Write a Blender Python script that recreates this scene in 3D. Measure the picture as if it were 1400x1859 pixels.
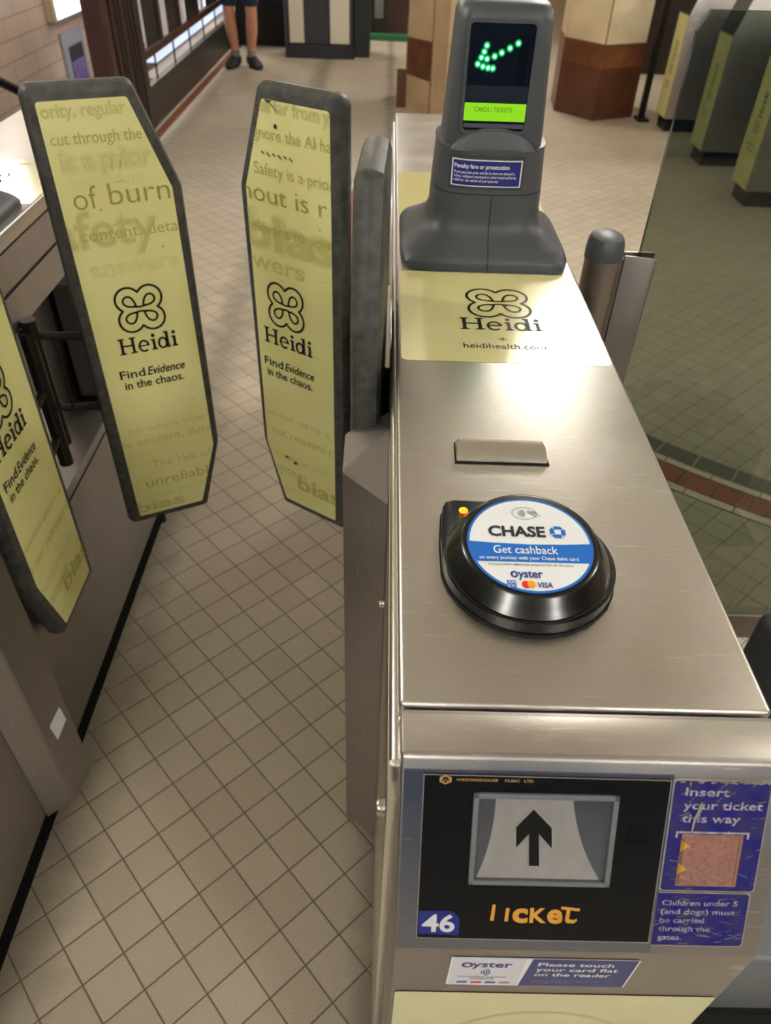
import bpy, bmesh, math, random
from mathutils import Vector, Matrix
random.seed(7)
for o in list(bpy.data.objects): bpy.data.objects.remove(o)
SC = bpy.context.scene
COL = SC.collection
PI = math.pi

# ------------------------------------------------------------------ camera
F_PX, PITCH, YAW, ROLL = 1343.49, 0.70948, 0.016121, 0.037646
cp, sp = math.cos(PITCH), math.sin(PITCH)
Fw = Vector((math.sin(YAW)*cp, math.cos(YAW)*cp, -sp))
R0 = Vector((math.cos(YAW), -math.sin(YAW), 0)); U0 = R0.cross(Fw)
Rt = R0*math.cos(ROLL)+U0*math.sin(ROLL); Up = -R0*math.sin(ROLL)+U0*math.cos(ROLL)
camd = bpy.data.cameras.new('camera'); cam = bpy.data.objects.new('camera', camd); COL.objects.link(cam)
M = Matrix((Rt, Up, -Fw)).transposed().to_4x4(); M.translation = Vector((-0.02444, -0.34808, 1.60572))
cam.matrix_world = M
camd.sensor_fit = 'VERTICAL'; camd.sensor_height = 36; camd.lens = F_PX/1859*36
camd.clip_start = 0.02; camd.clip_end = 80
camd.dof.use_dof = True; camd.dof.focus_distance = 0.85; camd.dof.aperture_fstop = 7.5
SC.camera = cam

# ------------------------------------------------------------------ world, exposure
w = bpy.data.worlds.new('world'); SC.world = w; w.use_nodes = True
w.node_tree.nodes['Background'].inputs[0].default_value = (1.0, 0.97, 0.92, 1)
w.node_tree.nodes['Background'].inputs[1].default_value = 0.10
SC.view_settings.view_transform = 'Standard'; SC.view_settings.look = 'None'
SC.view_settings.gamma = 1; SC.view_settings.use_curve_mapping = False
SC.view_settings.exposure = 0.74
LAMP_E = 38.0          # strength of the round ceiling lamps
LAMP_C = (1.0, 0.965, 0.90)
CEIL = 3.0

# ------------------------------------------------------------------ materials
def lin(c):
    r = []
    for v in c:
        v = v/255.0
        r.append(v/12.92 if v <= 0.04045 else ((v+0.055)/1.055)**2.4)
    return tuple(r)+(1.0,)
MATS = {}
def mat(name, col, rough=0.5, metal=0.0, spec=0.5, coat=0.0, emit=None, estr=0.0, var=0.0, vscale=20, bump=0.0, bscale=200, var2=None, roughvar=0.0, stretch=None):
    if name in MATS: return MATS[name]
    m = bpy.data.materials.new(name); m.use_nodes = True; nt = m.node_tree
    b = nt.nodes['Principled BSDF']
    c = lin(col); b.inputs['Base Color'].default_value = c
    b.inputs['Roughness'].default_value = rough; b.inputs['Metallic'].default_value = metal
    b.inputs['Specular IOR Level'].default_value = spec
    b.inputs['Coat Weight'].default_value = coat; b.inputs['Coat Roughness'].default_value = 0.08
    if emit: b.inputs['Emission Color'].default_value = lin(emit); b.inputs['Emission Strength'].default_value = estr
    if var or bump or roughvar:
        tc = nt.nodes.new('ShaderNodeTexCoord'); mp = nt.nodes.new('ShaderNodeMapping')
        nt.links.new(tc.outputs['Object'], mp.inputs[0])
        if stretch: mp.inputs['Scale'].default_value = stretch
    if var or roughvar:
        n = nt.nodes.new('ShaderNodeTexNoise'); n.inputs['Scale'].default_value = vscale; n.inputs['Detail'].default_value = 6
        nt.links.new(mp.outputs[0], n.inputs[0])
        rp = nt.nodes.new('ShaderNodeValToRGB'); rp.color_ramp.elements[0].position = 0.35; rp.color_ramp.elements[1].position = 0.65
        nt.links.new(n.outputs[0], rp.inputs[0])
        if var:
            c2 = lin(var2) if var2 else tuple(v*(1-var) for v in c[:3])+(1,)
            rp.color_ramp.elements[0].color = c2; rp.color_ramp.elements[1].color = c
            nt.links.new(rp.outputs[0], b.inputs['Base Color'])
        if roughvar:
            mr = nt.nodes.new('ShaderNodeMapRange'); mr.inputs['To Min'].default_value = rough-roughvar; mr.inputs['To Max'].default_value = rough+roughvar
            nt.links.new(n.outputs[0], mr.inputs[0]); nt.links.new(mr.outputs[0], b.inputs['Roughness'])
    if bump:
        n2 = nt.nodes.new('ShaderNodeTexNoise'); n2.inputs['Scale'].default_value = bscale; n2.inputs['Detail'].default_value = 4
        nt.links.new(mp.outputs[0], n2.inputs[0])
        bp = nt.nodes.new('ShaderNodeBump'); bp.inputs['Strength'].default_value = bump; bp.inputs['Distance'].default_value = 0.002
        nt.links.new(n2.outputs[0], bp.inputs['Height']); nt.links.new(bp.outputs[0], b.inputs['Normal'])
    MATS[name] = m
    return m

def steel(name, col, rough, scratch=True, aniso=0.0):
    m = mat(name, col, rough=rough, metal=1.0)
    nt = m.node_tree; b = nt.nodes['Principled BSDF']
    tc = nt.nodes.new('ShaderNodeTexCoord')
    # soft smears in the finish
    n = nt.nodes.new('ShaderNodeTexNoise'); n.inputs['Scale'].default_value = 9; n.inputs['Detail'].default_value = 5
    nt.links.new(tc.outputs['Object'], n.inputs[0])
    mr = nt.nodes.new('ShaderNodeMapRange'); mr.inputs['From Min'].default_value = 0.3; mr.inputs['From Max'].default_value = 0.7
    mr.inputs['To Min'].default_value = rough-0.05; mr.inputs['To Max'].default_value = rough+0.06
    nt.links.new(n.outputs[0], mr.inputs[0])
    last = mr.outputs[0]
    # hairline scratches running in several directions
    bumps = None
    if scratch:
        for k, (ang, sc) in enumerate(((0.5, 1.0), (-0.7, 1.3), (1.35, 0.9))):
            mp = nt.nodes.new('ShaderNodeMapping'); mp.inputs['Rotation'].default_value = (0, 0, ang)
            mp.inputs['Scale'].default_value = (16*sc, 950*sc, 30)
            nt.links.new(tc.outputs['Object'], mp.inputs[0])
            nn = nt.nodes.new('ShaderNodeTexNoise'); nn.inputs['Scale'].default_value = 1.0; nn.inputs['Detail'].default_value = 2
            nt.links.new(mp.outputs[0], nn.inputs[0])
            rp = nt.nodes.new('ShaderNodeMapRange'); rp.inputs['From Min'].default_value = 0.685; rp.inputs['From Max'].default_value = 0.74
            nt.links.new(nn.outputs[0], rp.inputs[0])
            if bumps is None: bumps = rp.outputs[0]
            else:
                ad = nt.nodes.new('ShaderNodeMath'); ad.operation = 'ADD'; nt.links.new(bumps, ad.inputs[0]); nt.links.new(rp.outputs[0], ad.inputs[1]); bumps = ad.outputs[0]
    gr = nt.nodes.new('ShaderNodeTexNoise'); gr.inputs['Scale'].default_value = 900; gr.inputs['Detail'].default_value = 2
    nt.links.new(tc.outputs['Object'], gr.inputs[0])
    hgt = gr.outputs[0]
    if bumps:
        mu = nt.nodes.new('ShaderNodeMath'); mu.operation = 'MULTIPLY_ADD'; mu.inputs[1].default_value = -0.8
        nt.links.new(bumps, mu.inputs[0]); nt.links.new(gr.outputs[0], mu.inputs[2]); hgt = mu.outputs[0]
    bp = nt.nodes.new('ShaderNodeBump'); bp.inputs['Strength'].default_value = 0.22; bp.inputs['Distance'].default_value = 0.0006
    nt.links.new(hgt, bp.inputs['Height']); nt.links.new(bp.outputs[0], b.inputs['Normal'])
    nt.links.new(last, b.inputs['Roughness'])
    if bumps:
        mc = nt.nodes.new('ShaderNodeMix'); mc.data_type = 'RGBA'; mc.inputs[6].default_value = lin(col); mc.inputs[7].default_value = lin(tuple(min(255, v*1.16) for v in col))
        cl = nt.nodes.new('ShaderNodeClamp'); nt.links.new(bumps, cl.inputs[0]); nt.links.new(cl.outputs[0], mc.inputs[0]); nt.links.new(mc.outputs[2], b.inputs['Base Color'])
    return m

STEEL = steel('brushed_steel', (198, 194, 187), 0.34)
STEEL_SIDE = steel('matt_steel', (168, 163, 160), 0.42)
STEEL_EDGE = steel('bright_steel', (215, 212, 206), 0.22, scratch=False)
BEZEL = steel('bezel_steel', (160, 164, 172), 0.24)
RUBBER = mat('worn_rubber', (80, 80, 76), rough=0.48, spec=0.4, var=0.35, vscale=55, var2=(58, 57, 55), bump=0.35, bscale=60)
BLACKR = mat('black_rubber', (22, 22, 22), rough=0.75, spec=0.3, bump=0.6, bscale=300)
YEL = mat('yellow_sticker', (228, 224, 160), rough=0.42, spec=0.35, var=0.10, vscale=6, var2=(222, 217, 148))
YEL_GLOSS = mat('yellow_gloss_sticker', (230, 224, 158), rough=0.14, spec=0.6, coat=1.0, var=0.05, vscale=5)
CREAM = mat('cream_sticker', (214, 210, 164), rough=0.35, spec=0.4, var=0.06, vscale=12)
INK = mat('black_ink', (24, 23, 19), rough=0.5, spec=0.25)
T1 = mat('olive_print', (160, 152, 66), rough=0.45)
T2 = mat('faded_olive_print', (182, 175, 95), rough=0.45)
T3 = mat('pale_olive_print', (198, 193, 122), rough=0.45)
T4 = mat('ghost_olive_print', (210, 205, 138), rough=0.45)
T5 = mat('faint_olive_print', (218, 213, 146), rough=0.45)
BLKG = mat('black_gloss_plastic', (8, 8, 9), rough=0.22, spec=0.5, roughvar=0.05, vscale=10)
BLKM = mat('black_plate', (10, 10, 11), rough=0.3, spec=0.35)
GREYP = mat('grey_plastic', (72, 76, 80), rough=0.42, spec=0.45, bump=0.12, bscale=700)
GREYP2 = mat('light_grey_plastic', (112, 115, 118), rough=0.4, spec=0.4, var=0.1, vscale=4)
GREYD = mat('dark_grey_plastic', (54, 56, 58), rough=0.5)
SEAM = mat('dark_seam', (14, 13, 12), rough=0.9)
NAVY = mat('navy_panel', (22, 34, 130), rough=0.38, var=0.25, vscale=60, var2=(40, 46, 112))
NAVYW = mat('worn_navy_sticker', (22, 24, 108), rough=0.5, spec=0.3, var=0.5, vscale=70, var2=(50, 46, 96), bump=0.3, bscale=120)
WHITE = mat('white_print', (235, 235, 235), rough=0.4)
WHITE2 = mat('worn_white_print', (186, 180, 184), rough=0.5, var=0.4, vscale=300, var2=(120, 112, 140))
SILVERP = mat('worn_sticker_edge', (168, 160, 148), rough=0.45, var=0.3, vscale=90)
GOLD = mat('gold_print', (206, 148, 60), rough=0.4)
GOLDD = mat('dull_gold_print', (190, 150, 96), rough=0.4)
PINK = mat('ticket_pink', (156, 112, 100), rough=0.55, spec=.3, var=0.25, vscale=300, var2=(132, 94, 84))
CHASEB = mat('bright_blue_print', (20, 104, 196), rough=0.3, spec=0.4)
CHASEW = mat('label_white', (226, 230, 232), rough=0.3, spec=0.4)
CHASEK = mat('label_black', (26, 28, 34), rough=0.3)
OYS = mat('label_navy', (30, 40, 130), rough=0.3)
RED = mat('card_red', (214, 40, 32), rough=0.3)
ORA = mat('card_orange', (240, 150, 30), rough=0.3)
AMBER = mat('amber_light', (230, 120, 20), rough=0.3, emit=(255, 130, 10), estr=1.6)
SCREW = steel('screw_steel', (205, 200, 190), 0.2, scratch=False)
ALU = steel('anodised_aluminium', (150, 142, 134), 0.38, scratch=False)
SCRN = mat('dark_screen', (10, 16, 24), rough=0.12, spec=0.5)
SCRN2 = mat('dark_screen_band', (34, 40, 52), rough=0.2, spec=0.5)
LCD = mat('green_display', (120, 190, 10), rough=0.5, emit=(128, 205, 0), estr=0.36)
LCDT = mat('display_text', (60, 104, 4), rough=0.5)
LED = mat('green_led', (160, 255, 200), rough=0.4, emit=(90, 255, 170), estr=5.0)
LEDG = mat('green_led_ring', (10, 120, 60), rough=0.4, emit=(0, 190, 90), estr=0.8)
LEDG2 = mat('green_led_halo', (6, 60, 40), rough=0.4, emit=(0, 130, 70), estr=0.25)
WOOD = mat('mahogany', (70, 42, 36), rough=0.35, spec=0.5, var=0.4, vscale=6, var2=(50, 29, 26), stretch=(6, 6, 0.6))
WOODD = mat('dark_wood', (44, 32, 30), rough=0.4, var=0.3, vscale=8)
PANELD = mat('dark_panel', (22, 25, 24), rough=0.35)
RODW = mat('light_streak_white', (214, 214, 222), rough=0.35)
TAPE = mat('red_tape', (190, 40, 34), rough=0.5)
SKIN = mat('skin', (196, 140, 112), rough=0.5, var=0.08, vscale=12)
SHORTS = mat('navy_cotton', (34, 48, 72), rough=0.85, bump=0.3, bscale=90)
SOCK = mat('grey_sock', (120, 118, 114), rough=0.9, bump=0.3, bscale=300)
SHOE = mat('black_shoe', (18, 18, 20), rough=0.6)
SHIRT = mat('grey_shirt', (86, 92, 104), rough=0.85)
HAIR = mat('brown_hair', (52, 38, 28), rough=0.7)
DARKM = mat('dark_machine', (46, 48, 52), rough=0.45)
DARKM2 = mat('dark_machine_base', (30, 34, 40), rough=0.5)
CREAMS = mat('cream_strip', (214, 210, 190), rough=0.5)
MARB = mat('cream_marble', (204, 178, 140), rough=0.35, var=0.25, vscale=3.5, var2=(182, 152, 118), bump=0.0)
MARBW = mat('pale_marble', (220, 206, 172), rough=0.35, var=0.2, vscale=4, var2=(202, 184, 150))
MARBR = mat('brown_marble', (122, 74, 46), rough=0.3, var=0.4, vscale=5, var2=(88, 52, 34))
MARBR2 = mat('red_brown_marble', (98, 58, 42), rough=0.3, var=0.35, vscale=4, var2=(78, 44, 34))
JOINT = mat('brown_joint', (96, 62, 40), rough=0.6)
INR = mat('red_inlay_tile', (150, 84, 66), rough=0.5, var=0.2, vscale=8)
INW = mat('white_inlay_tile', (206, 196, 176), rough=0.5)
IND = mat('grey_inlay_tile', (96, 90, 84), rough=0.5)
CEILM = mat('cream_ceiling', (236, 232, 222), rough=0.8)
LAMPM = mat('lamp_glow', (255, 255, 255), rough=0.5)
_b = LAMPM.node_tree.nodes['Principled BSDF']
_b.inputs['Emission Color'].default_value = LAMP_C+(1,); _b.inputs['Emission Strength'].default_value = LAMP_E
LIGHTBOX = mat('lightbox_face', (235, 250, 250), rough=0.4, emit=(226, 250, 250), estr=3.0)
LIGHTPAN = mat('lit_deck_panel', (220, 230, 245), rough=0.4, emit=(206, 224, 250), estr=0.55)
POSTERP = mat('purple_poster', (116, 92, 168), rough=0.4, var=0.5, vscale=14, var2=(168, 140, 190))
POSTERD = mat('poster_dark', (60, 60, 72), rough=0.4)
GREYF = mat('grey_frame', (172, 168, 176), rough=0.5)
GREENP = mat('green_edge', (40, 100, 66), rough=0.5)
FLYER = mat('mixed_leaflets', (120, 90, 130), rough=0.6, var=0.6, vscale=30, var2=(70, 90, 60))

def glass_mat():
    m = bpy.data.materials.new('tinted_glass'); m.use_nodes = True; nt = m.node_tree
    for n in list(nt.nodes): nt.nodes.remove(n)
    out = nt.nodes.new('ShaderNodeOutputMaterial'); tr = nt.nodes.new('ShaderNodeBsdfTransparent'); gl = nt.nodes.new('ShaderNodeBsdfGlossy')
    mx = nt.nodes.new('ShaderNodeMixShader'); fr = nt.nodes.new('ShaderNodeFresnel'); fr.inputs[0].default_value = 1.5
    tr.inputs[0].default_value = (0.49, 0.525, 0.475, 1); gl.inputs['Roughness'].default_value = 0.02; gl.inputs[0].default_value = (1, 1, 1, 1)
    ge = nt.nodes.new('ShaderNodeNewGeometry'); su = nt.nodes.new('ShaderNodeMath'); su.operation = 'SUBTRACT'; su.inputs[0].default_value = 1.0; nt.links.new(ge.outputs['Backfacing'], su.inputs[1])
    ml = nt.nodes.new('ShaderNodeMath'); ml.operation = 'MULTIPLY'; nt.links.new(fr.outputs[0], ml.inputs[0]); nt.links.new(su.outputs[0], ml.inputs[1])
    nt.links.new(ml.outputs[0], mx.inputs[0]); nt.links.new(tr.outputs[0], mx.inputs[1]); nt.links.new(gl.outputs[0], mx.inputs[2]); nt.links.new(mx.outputs[0], out.inputs[0])
    return m
GLASS = glass_mat()
GLASSEDGE = mat('glass_edge', (20, 34, 26), rough=0.15, spec=0.8)

def grid_floor(name, side, ang, ox, oy, base, base2, grout, gw=0.035, grime_shade=True, plane='XY', rough=0.42):
    m = bpy.data.materials.new(name); m.use_nodes = True; nt = m.node_tree; L = nt.links
    b = nt.nodes['Principled BSDF']; b.inputs['Roughness'].default_value = rough
    geo = nt.nodes.new('ShaderNodeTexCoord')
    def mth(op, a=None, c=None, va=None, vc=None):
        n = nt.nodes.new('ShaderNodeMath'); n.operation = op
        if a is not None: L.new(a, n.inputs[0])
        if c is not None: L.new(c, n.inputs[1])
        if va is not None: n.inputs[0].default_value = va
        if vc is not None: n.inputs[1].default_value = vc
        return n.outputs[0]
    mp = nt.nodes.new('ShaderNodeMapping'); mp.vector_type = 'TEXTURE'
    mp.inputs['Location'].default_value = (ox, oy, 0); mp.inputs['Rotation'].default_value = (0, 0, ang); mp.inputs['Scale'].default_value = (side, side, 1)
    L.new(geo.outputs['Object'], mp.inputs[0])
    sx = nt.nodes.new('ShaderNodeSeparateXYZ'); L.new(mp.outputs[0], sx.inputs[0])
    def edge(o):
        f = mth('FRACT', o); g = mth('SUBTRACT', f, vc=0.5); g = mth('ABSOLUTE', g)
        r = nt.nodes.new('ShaderNodeMapRange'); r.inputs['From Min'].default_value = 0.5-gw; r.inputs['From Max'].default_value = 0.5-gw*0.35
        L.new(g, r.inputs[0]); return r.outputs[0]
    e = mth('MAXIMUM', edge(sx.outputs[0]), edge(sx.outputs[1]))
    cb = nt.nodes.new('ShaderNodeCombineXYZ'); L.new(mth('FLOOR', sx.outputs[0]), cb.inputs[0]); L.new(mth('FLOOR', sx.outputs[1]), cb.inputs[1])
    wn = nt.nodes.new('ShaderNodeTexWhiteNoise'); wn.noise_dimensions = '2D'; L.new(cb.outputs[0], wn.inputs[0])
    mx = nt.nodes.new('ShaderNodeMix'); mx.data_type = 'RGBA'; mx.inputs[6].default_value = lin(base); mx.inputs[7].default_value = lin(base2); L.new(wn.outputs[0], mx.inputs[0])
    col = mx.outputs[2]
    sp_ = nt.nodes.new('ShaderNodeTexNoise'); sp_.inputs['Scale'].default_value = 260; sp_.inputs['Detail'].default_value = 3; L.new(geo.outputs['Object'], sp_.inputs[0])
    ms = nt.nodes.new('ShaderNodeMapRange'); ms.inputs['From Min'].default_value = 0.3; ms.inputs['From Max'].default_value = 0.75; ms.inputs['To Min'].default_value = 0.88; ms.inputs['To Max'].default_value = 1.06; L.new(sp_.outputs[0], ms.inputs[0])
    big = nt.nodes.new('ShaderNodeTexNoise'); big.inputs['Scale'].default_value = 1.7; big.inputs['Detail'].default_value = 4; L.new(geo.outputs['Object'], big.inputs[0])
    mb = nt.nodes.new('ShaderNodeMapRange'); mb.inputs['From Min'].default_value = 0.3; mb.inputs['From Max'].default_value = 0.7; mb.inputs['To Min'].default_value = 0.90; mb.inputs['To Max'].default_value = 1.05; L.new(big.outputs[0], mb.inputs[0])
    k = mth('MULTIPLY', ms.outputs[0], mb.outputs[0])
    if grime_shade:   # trodden-in grime and shade at the gate feet, painted as one darkening
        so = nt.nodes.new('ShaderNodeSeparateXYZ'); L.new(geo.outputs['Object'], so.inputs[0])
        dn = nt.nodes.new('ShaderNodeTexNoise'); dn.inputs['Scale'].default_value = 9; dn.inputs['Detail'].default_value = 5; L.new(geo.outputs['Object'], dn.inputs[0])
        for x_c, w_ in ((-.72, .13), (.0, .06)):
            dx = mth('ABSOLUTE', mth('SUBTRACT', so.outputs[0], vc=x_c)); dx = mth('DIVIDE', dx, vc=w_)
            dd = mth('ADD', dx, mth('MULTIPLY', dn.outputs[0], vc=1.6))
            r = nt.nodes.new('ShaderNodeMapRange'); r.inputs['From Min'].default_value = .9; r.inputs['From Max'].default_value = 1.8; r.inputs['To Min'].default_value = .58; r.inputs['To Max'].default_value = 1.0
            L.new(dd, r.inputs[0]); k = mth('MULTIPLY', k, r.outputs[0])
    vm = nt.nodes.new('ShaderNodeVectorMath'); vm.operation = 'SCALE'; L.new(col, vm.inputs[0]); L.new(k, vm.inputs[3])
    m2 = nt.nodes.new('ShaderNodeMix'); m2.data_type = 'RGBA'; m2.inputs[7].default_value = lin(grout); L.new(e, m2.inputs[0]); L.new(vm.outputs[0], m2.inputs[6])
    L.new(m2.outputs[2], b.inputs['Base Color'])
    bp = nt.nodes.new('ShaderNodeBump'); bp.invert = True; bp.inputs['Strength'].default_value = 0.5; bp.inputs['Distance'].default_value = 0.002
    L.new(e, bp.inputs['Height']); L.new(bp.outputs[0], b.inputs['Normal'])
    return m
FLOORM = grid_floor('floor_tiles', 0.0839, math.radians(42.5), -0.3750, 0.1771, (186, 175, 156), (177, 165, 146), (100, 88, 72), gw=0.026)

def brick_mat(name, c1, c2, mortar, bw, rh, plane='YZ'):
    m = bpy.data.materials.new(name); m.use_nodes = True; nt = m.node_tree; L = nt.links
    b = nt.nodes['Principled BSDF']; b.inputs['Roughness'].default_value = 0.3
    tc = nt.nodes.new('ShaderNodeTexCoord'); s = nt.nodes.new('ShaderNodeSeparateXYZ'); c = nt.nodes.new('ShaderNodeCombineXYZ')
    L.new(tc.outputs['Object'], s.inputs[0]); L.new(s.outputs[1 if plane == 'YZ' else 0], c.inputs[0]); L.new(s.outputs[2], c.inputs[1])
    br = nt.nodes.new('ShaderNodeTexBrick'); L.new(c.outputs[0], br.inputs[0])
    br.inputs['Color1'].default_value = lin(c1); br.inputs['Color2'].default_value = lin(c2); br.inputs['Mortar'].default_value = lin(mortar)
    br.inputs['Scale'].default_value = 1.0; br.inputs['Brick Width'].default_value = bw; br.inputs['Row Height'].default_value = rh; br.inputs['Mortar Size'].default_value = 0.006
    br.inputs['Mortar Smooth'].default_value = 0.3
    L.new(br.outputs[0], b.inputs['Base Color'])
    return m
WALLT = brick_mat('cream_wall_tiles', (232, 204, 176), (226, 196, 178), (176, 138, 116), 0.62, 0.19)
WALLT2 = brick_mat('cream_wall_tiles_far', (222, 190, 150), (214, 180, 140), (150, 112, 90), 0.30, 0.15, 'XZ')
BACKW = brick_mat('blue_reflection_tiles', (66, 84, 116), (60, 78, 110), (60, 66, 80), 0.30, 0.15, 'XZ')  # blue added so the sloping gate face has something blue to reflect

# ------------------------------------------------------------------ object helpers
def root(name, loc, label, cat, group=None):
    o = bpy.data.objects.new(name, None); COL.objects.link(o); o.location = loc; o.empty_display_size = 0.1
    o['label'] = label; o['category'] = cat
    if group: o['group'] = group
    return o
def world_of(o):
    m = Matrix.Translation(o.location) if o.type == 'EMPTY' else Matrix.Identity(4)
    return m
def link(name, me, parent=None, label=None, cat=None, group=None, kind=None):
    o = bpy.data.objects.new(name, me); COL.objects.link(o)
    if parent is not None:
        o.parent = parent; o.matrix_parent_inverse = world_of(parent).inverted()
    if label: o['label'] = label
    if cat: o['category'] = cat
    if group: o['group'] = group
    if kind: o['kind'] = kind
    return o
def obj(name, bm, mats, parent=None, smooth=False, **kw):
    me = bpy.data.meshes.new(name)
    bmesh.ops.recalc_face_normals(bm, faces=bm.faces[:])
    bm.to_mesh(me); bm.free()
    if not isinstance(mats, (list, tuple)): mats = [mats]
    for m in mats: me.materials.append(m)
    if smooth:
        for p in me.polygons: p.use_smooth = True
        try: me.set_sharp_from_angle(angle=math.radians(38))
        except Exception: pass
    return link(name, me, parent, **kw)
def box(bm, x0, x1, y0, y1, z0, z1, bev=0.0, seg=2, mi=0, rot=None):
    r = bmesh.ops.create_cube(bm, size=1.0); vs = r['verts']
    for v in vs:
        v.co = Vector((x0+(v.co.x+.5)*(x1-x0), y0+(v.co.y+.5)*(y1-y0), z0+(v.co.z+.5)*(z1-z0)))
    fs = set(f for v in vs for f in v.link_faces)
    if bev:
        es = list(set(e for v in vs for e in v.link_edges))
        rr = bmesh.ops.bevel(bm, geom=es, offset=bev, segments=seg, affect='EDGES', profile=0.5)
        fs |= set(rr['faces'])
        fs = [f for f in fs if f.is_valid]
        vs = list(set(v for f in fs for v in f.verts))
    for f in fs: f.material_index = mi
    if rot is not None:
        bmesh.ops.transform(bm, matrix=rot, verts=list(vs))
    return vs
def prism(bm, pts, vec, bev=0.0, seg=2, mi=0):
    """closed prism: polygon pts (3D) swept by vec"""
    vec = Vector(vec); a = [bm.verts.new(Vector(p)) for p in pts]; c = [bm.verts.new(Vector(p)+vec) for p in pts]; n = len(a)
    fs = [bm.faces.new(a), bm.faces.new(c[::-1])]
    for i in range(n): fs.append(bm.faces.new((a[i], c[i], c[(i+1) % n], a[(i+1) % n])))
    for f in fs: f.material_index = mi
    if bev:
        es = list(set(e for f in fs for e in f.edges))
        rr = bmesh.ops.bevel(bm, geom=es, offset=bev, segments=seg, affect='EDGES', profile=0.5)
        for f in rr['faces']: f.material_index = mi
    return a+c
def tube(bm, pts, r, n=12, mi=0, cap=True):
    pts = [Vector(p) for p in pts]; rings = []
    rr = r if isinstance(r, (list, tuple)) else [r]*len(pts)
    up = Vector((0, 0, 1))
    for i, p in enumerate(pts):
        d = (pts[min(i+1, len(pts)-1)]-pts[max(i-1, 0)]).normalized()
        a = d.cross(up)
        if a.length < 0.05: a = d.cross(Vector((1, 0, 0)))
        a.normalize(); b = d.cross(a).normalized()
        rings.append([bm.verts.new(p+(a*math.cos(2*PI*k/n)+b*math.sin(2*PI*k/n))*rr[i]) for k in range(n)])
    for i in range(len(rings)-1):
        for k in range(n):
            f = bm.faces.new((rings[i][k], rings[i][(k+1) % n], rings[i+1][(k+1) % n], rings[i+1][k])); f.material_index = mi
    if cap:
        for q in (rings[0][::-1], rings[-1]): f = bm.faces.new(q); f.material_index = mi
def lathe(bm, prof, cx, cy, n=64, mi=0, cap=True):
    rings = [[bm.verts.new((cx+r*math.cos(2*PI*k/n), cy+r*math.sin(2*PI*k/n), z)) for k in range(n)] for r, z in prof]
    for i in range(len(rings)-1):
        for k in range(n):
            f = bm.faces.new((rings[i][k], rings[i][(k+1) % n], rings[i+1][(k+1) % n], rings[i+1][k])); f.material_index = mi
    if cap:
        for q in (rings[0][::-1], rings[-1]): f = bm.faces.new(q); f.material_index = mi
def loft(bm, rings, mi=0, cap=True):
    R = [[bm.verts.new(p) for p in r] for r in rings]; n = len(R[0])
    for i in range(len(R)-1):
        for k in range(n):
            f = bm.faces.new((R[i][k], R[i][(k+1) % n], R[i+1][(k+1) % n], R[i+1][k])); f.material_index = mi
    if cap:
        for q in (R[0][::-1], R[-1]): f = bm.faces.new(q); f.material_index = mi
def rrect(x0, x1, y0, y1, r, n=6):
    out = []
    for cx, cy, a0 in ((x1-r, y1-r, 0), (x0+r, y1-r, 90), (x0+r, y0+r, 180), (x1-r, y0+r, 270)):
        for k in range(n+1):
            a = math.radians(a0+90*k/n); out.append((cx+r*math.cos(a), cy+r*math.sin(a)))
    return out
def roundpoly(pts, r, n=5):
    """round the corners of a 2D polygon; r one value or one per corner"""
    out = []; N = len(pts)
    for i in range(N):
        p = Vector(pts[i]); a = (Vector(pts[i-1])-p); b = (Vector(pts[(i+1) % N])-p)
        ri = r[i] if isinstance(r, (list, tuple)) else r
        ang = a.angle(b); d = min(ri/math.tan(ang/2), a.length*.45, b.length*.45); rr = d*math.tan(ang/2)
        a.normalize(); b.normalize(); s = p+a*d; e = p+b*d
        c = p+(a+b).normalized()*(rr/math.sin(ang/2))
        a0 = math.atan2(s.y-c.y, s.x-c.x); a1 = math.atan2(e.y-c.y, e.x-c.x)
        da = (a1-a0+PI) % (2*PI)-PI
        for k in range(n+1):
            t = a0+da*k/n; out.append((c.x+rr*math.cos(t), c.y+rr*math.sin(t)))
    return out
def bake_bool(o, cutters):
    for c in cutters:
        md = o.modifiers.new('b', 'BOOLEAN'); md.operation = 'DIFFERENCE'; md.solver = 'EXACT'; md.object = c
    dg = bpy.context.evaluated_depsgraph_get(); dg.update()
    me = bpy.data.meshes.new_from_object(o.evaluated_get(dg))
    o.modifiers.clear(); o.data = me
    for c in cutters: bpy.data.objects.remove(c)

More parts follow.
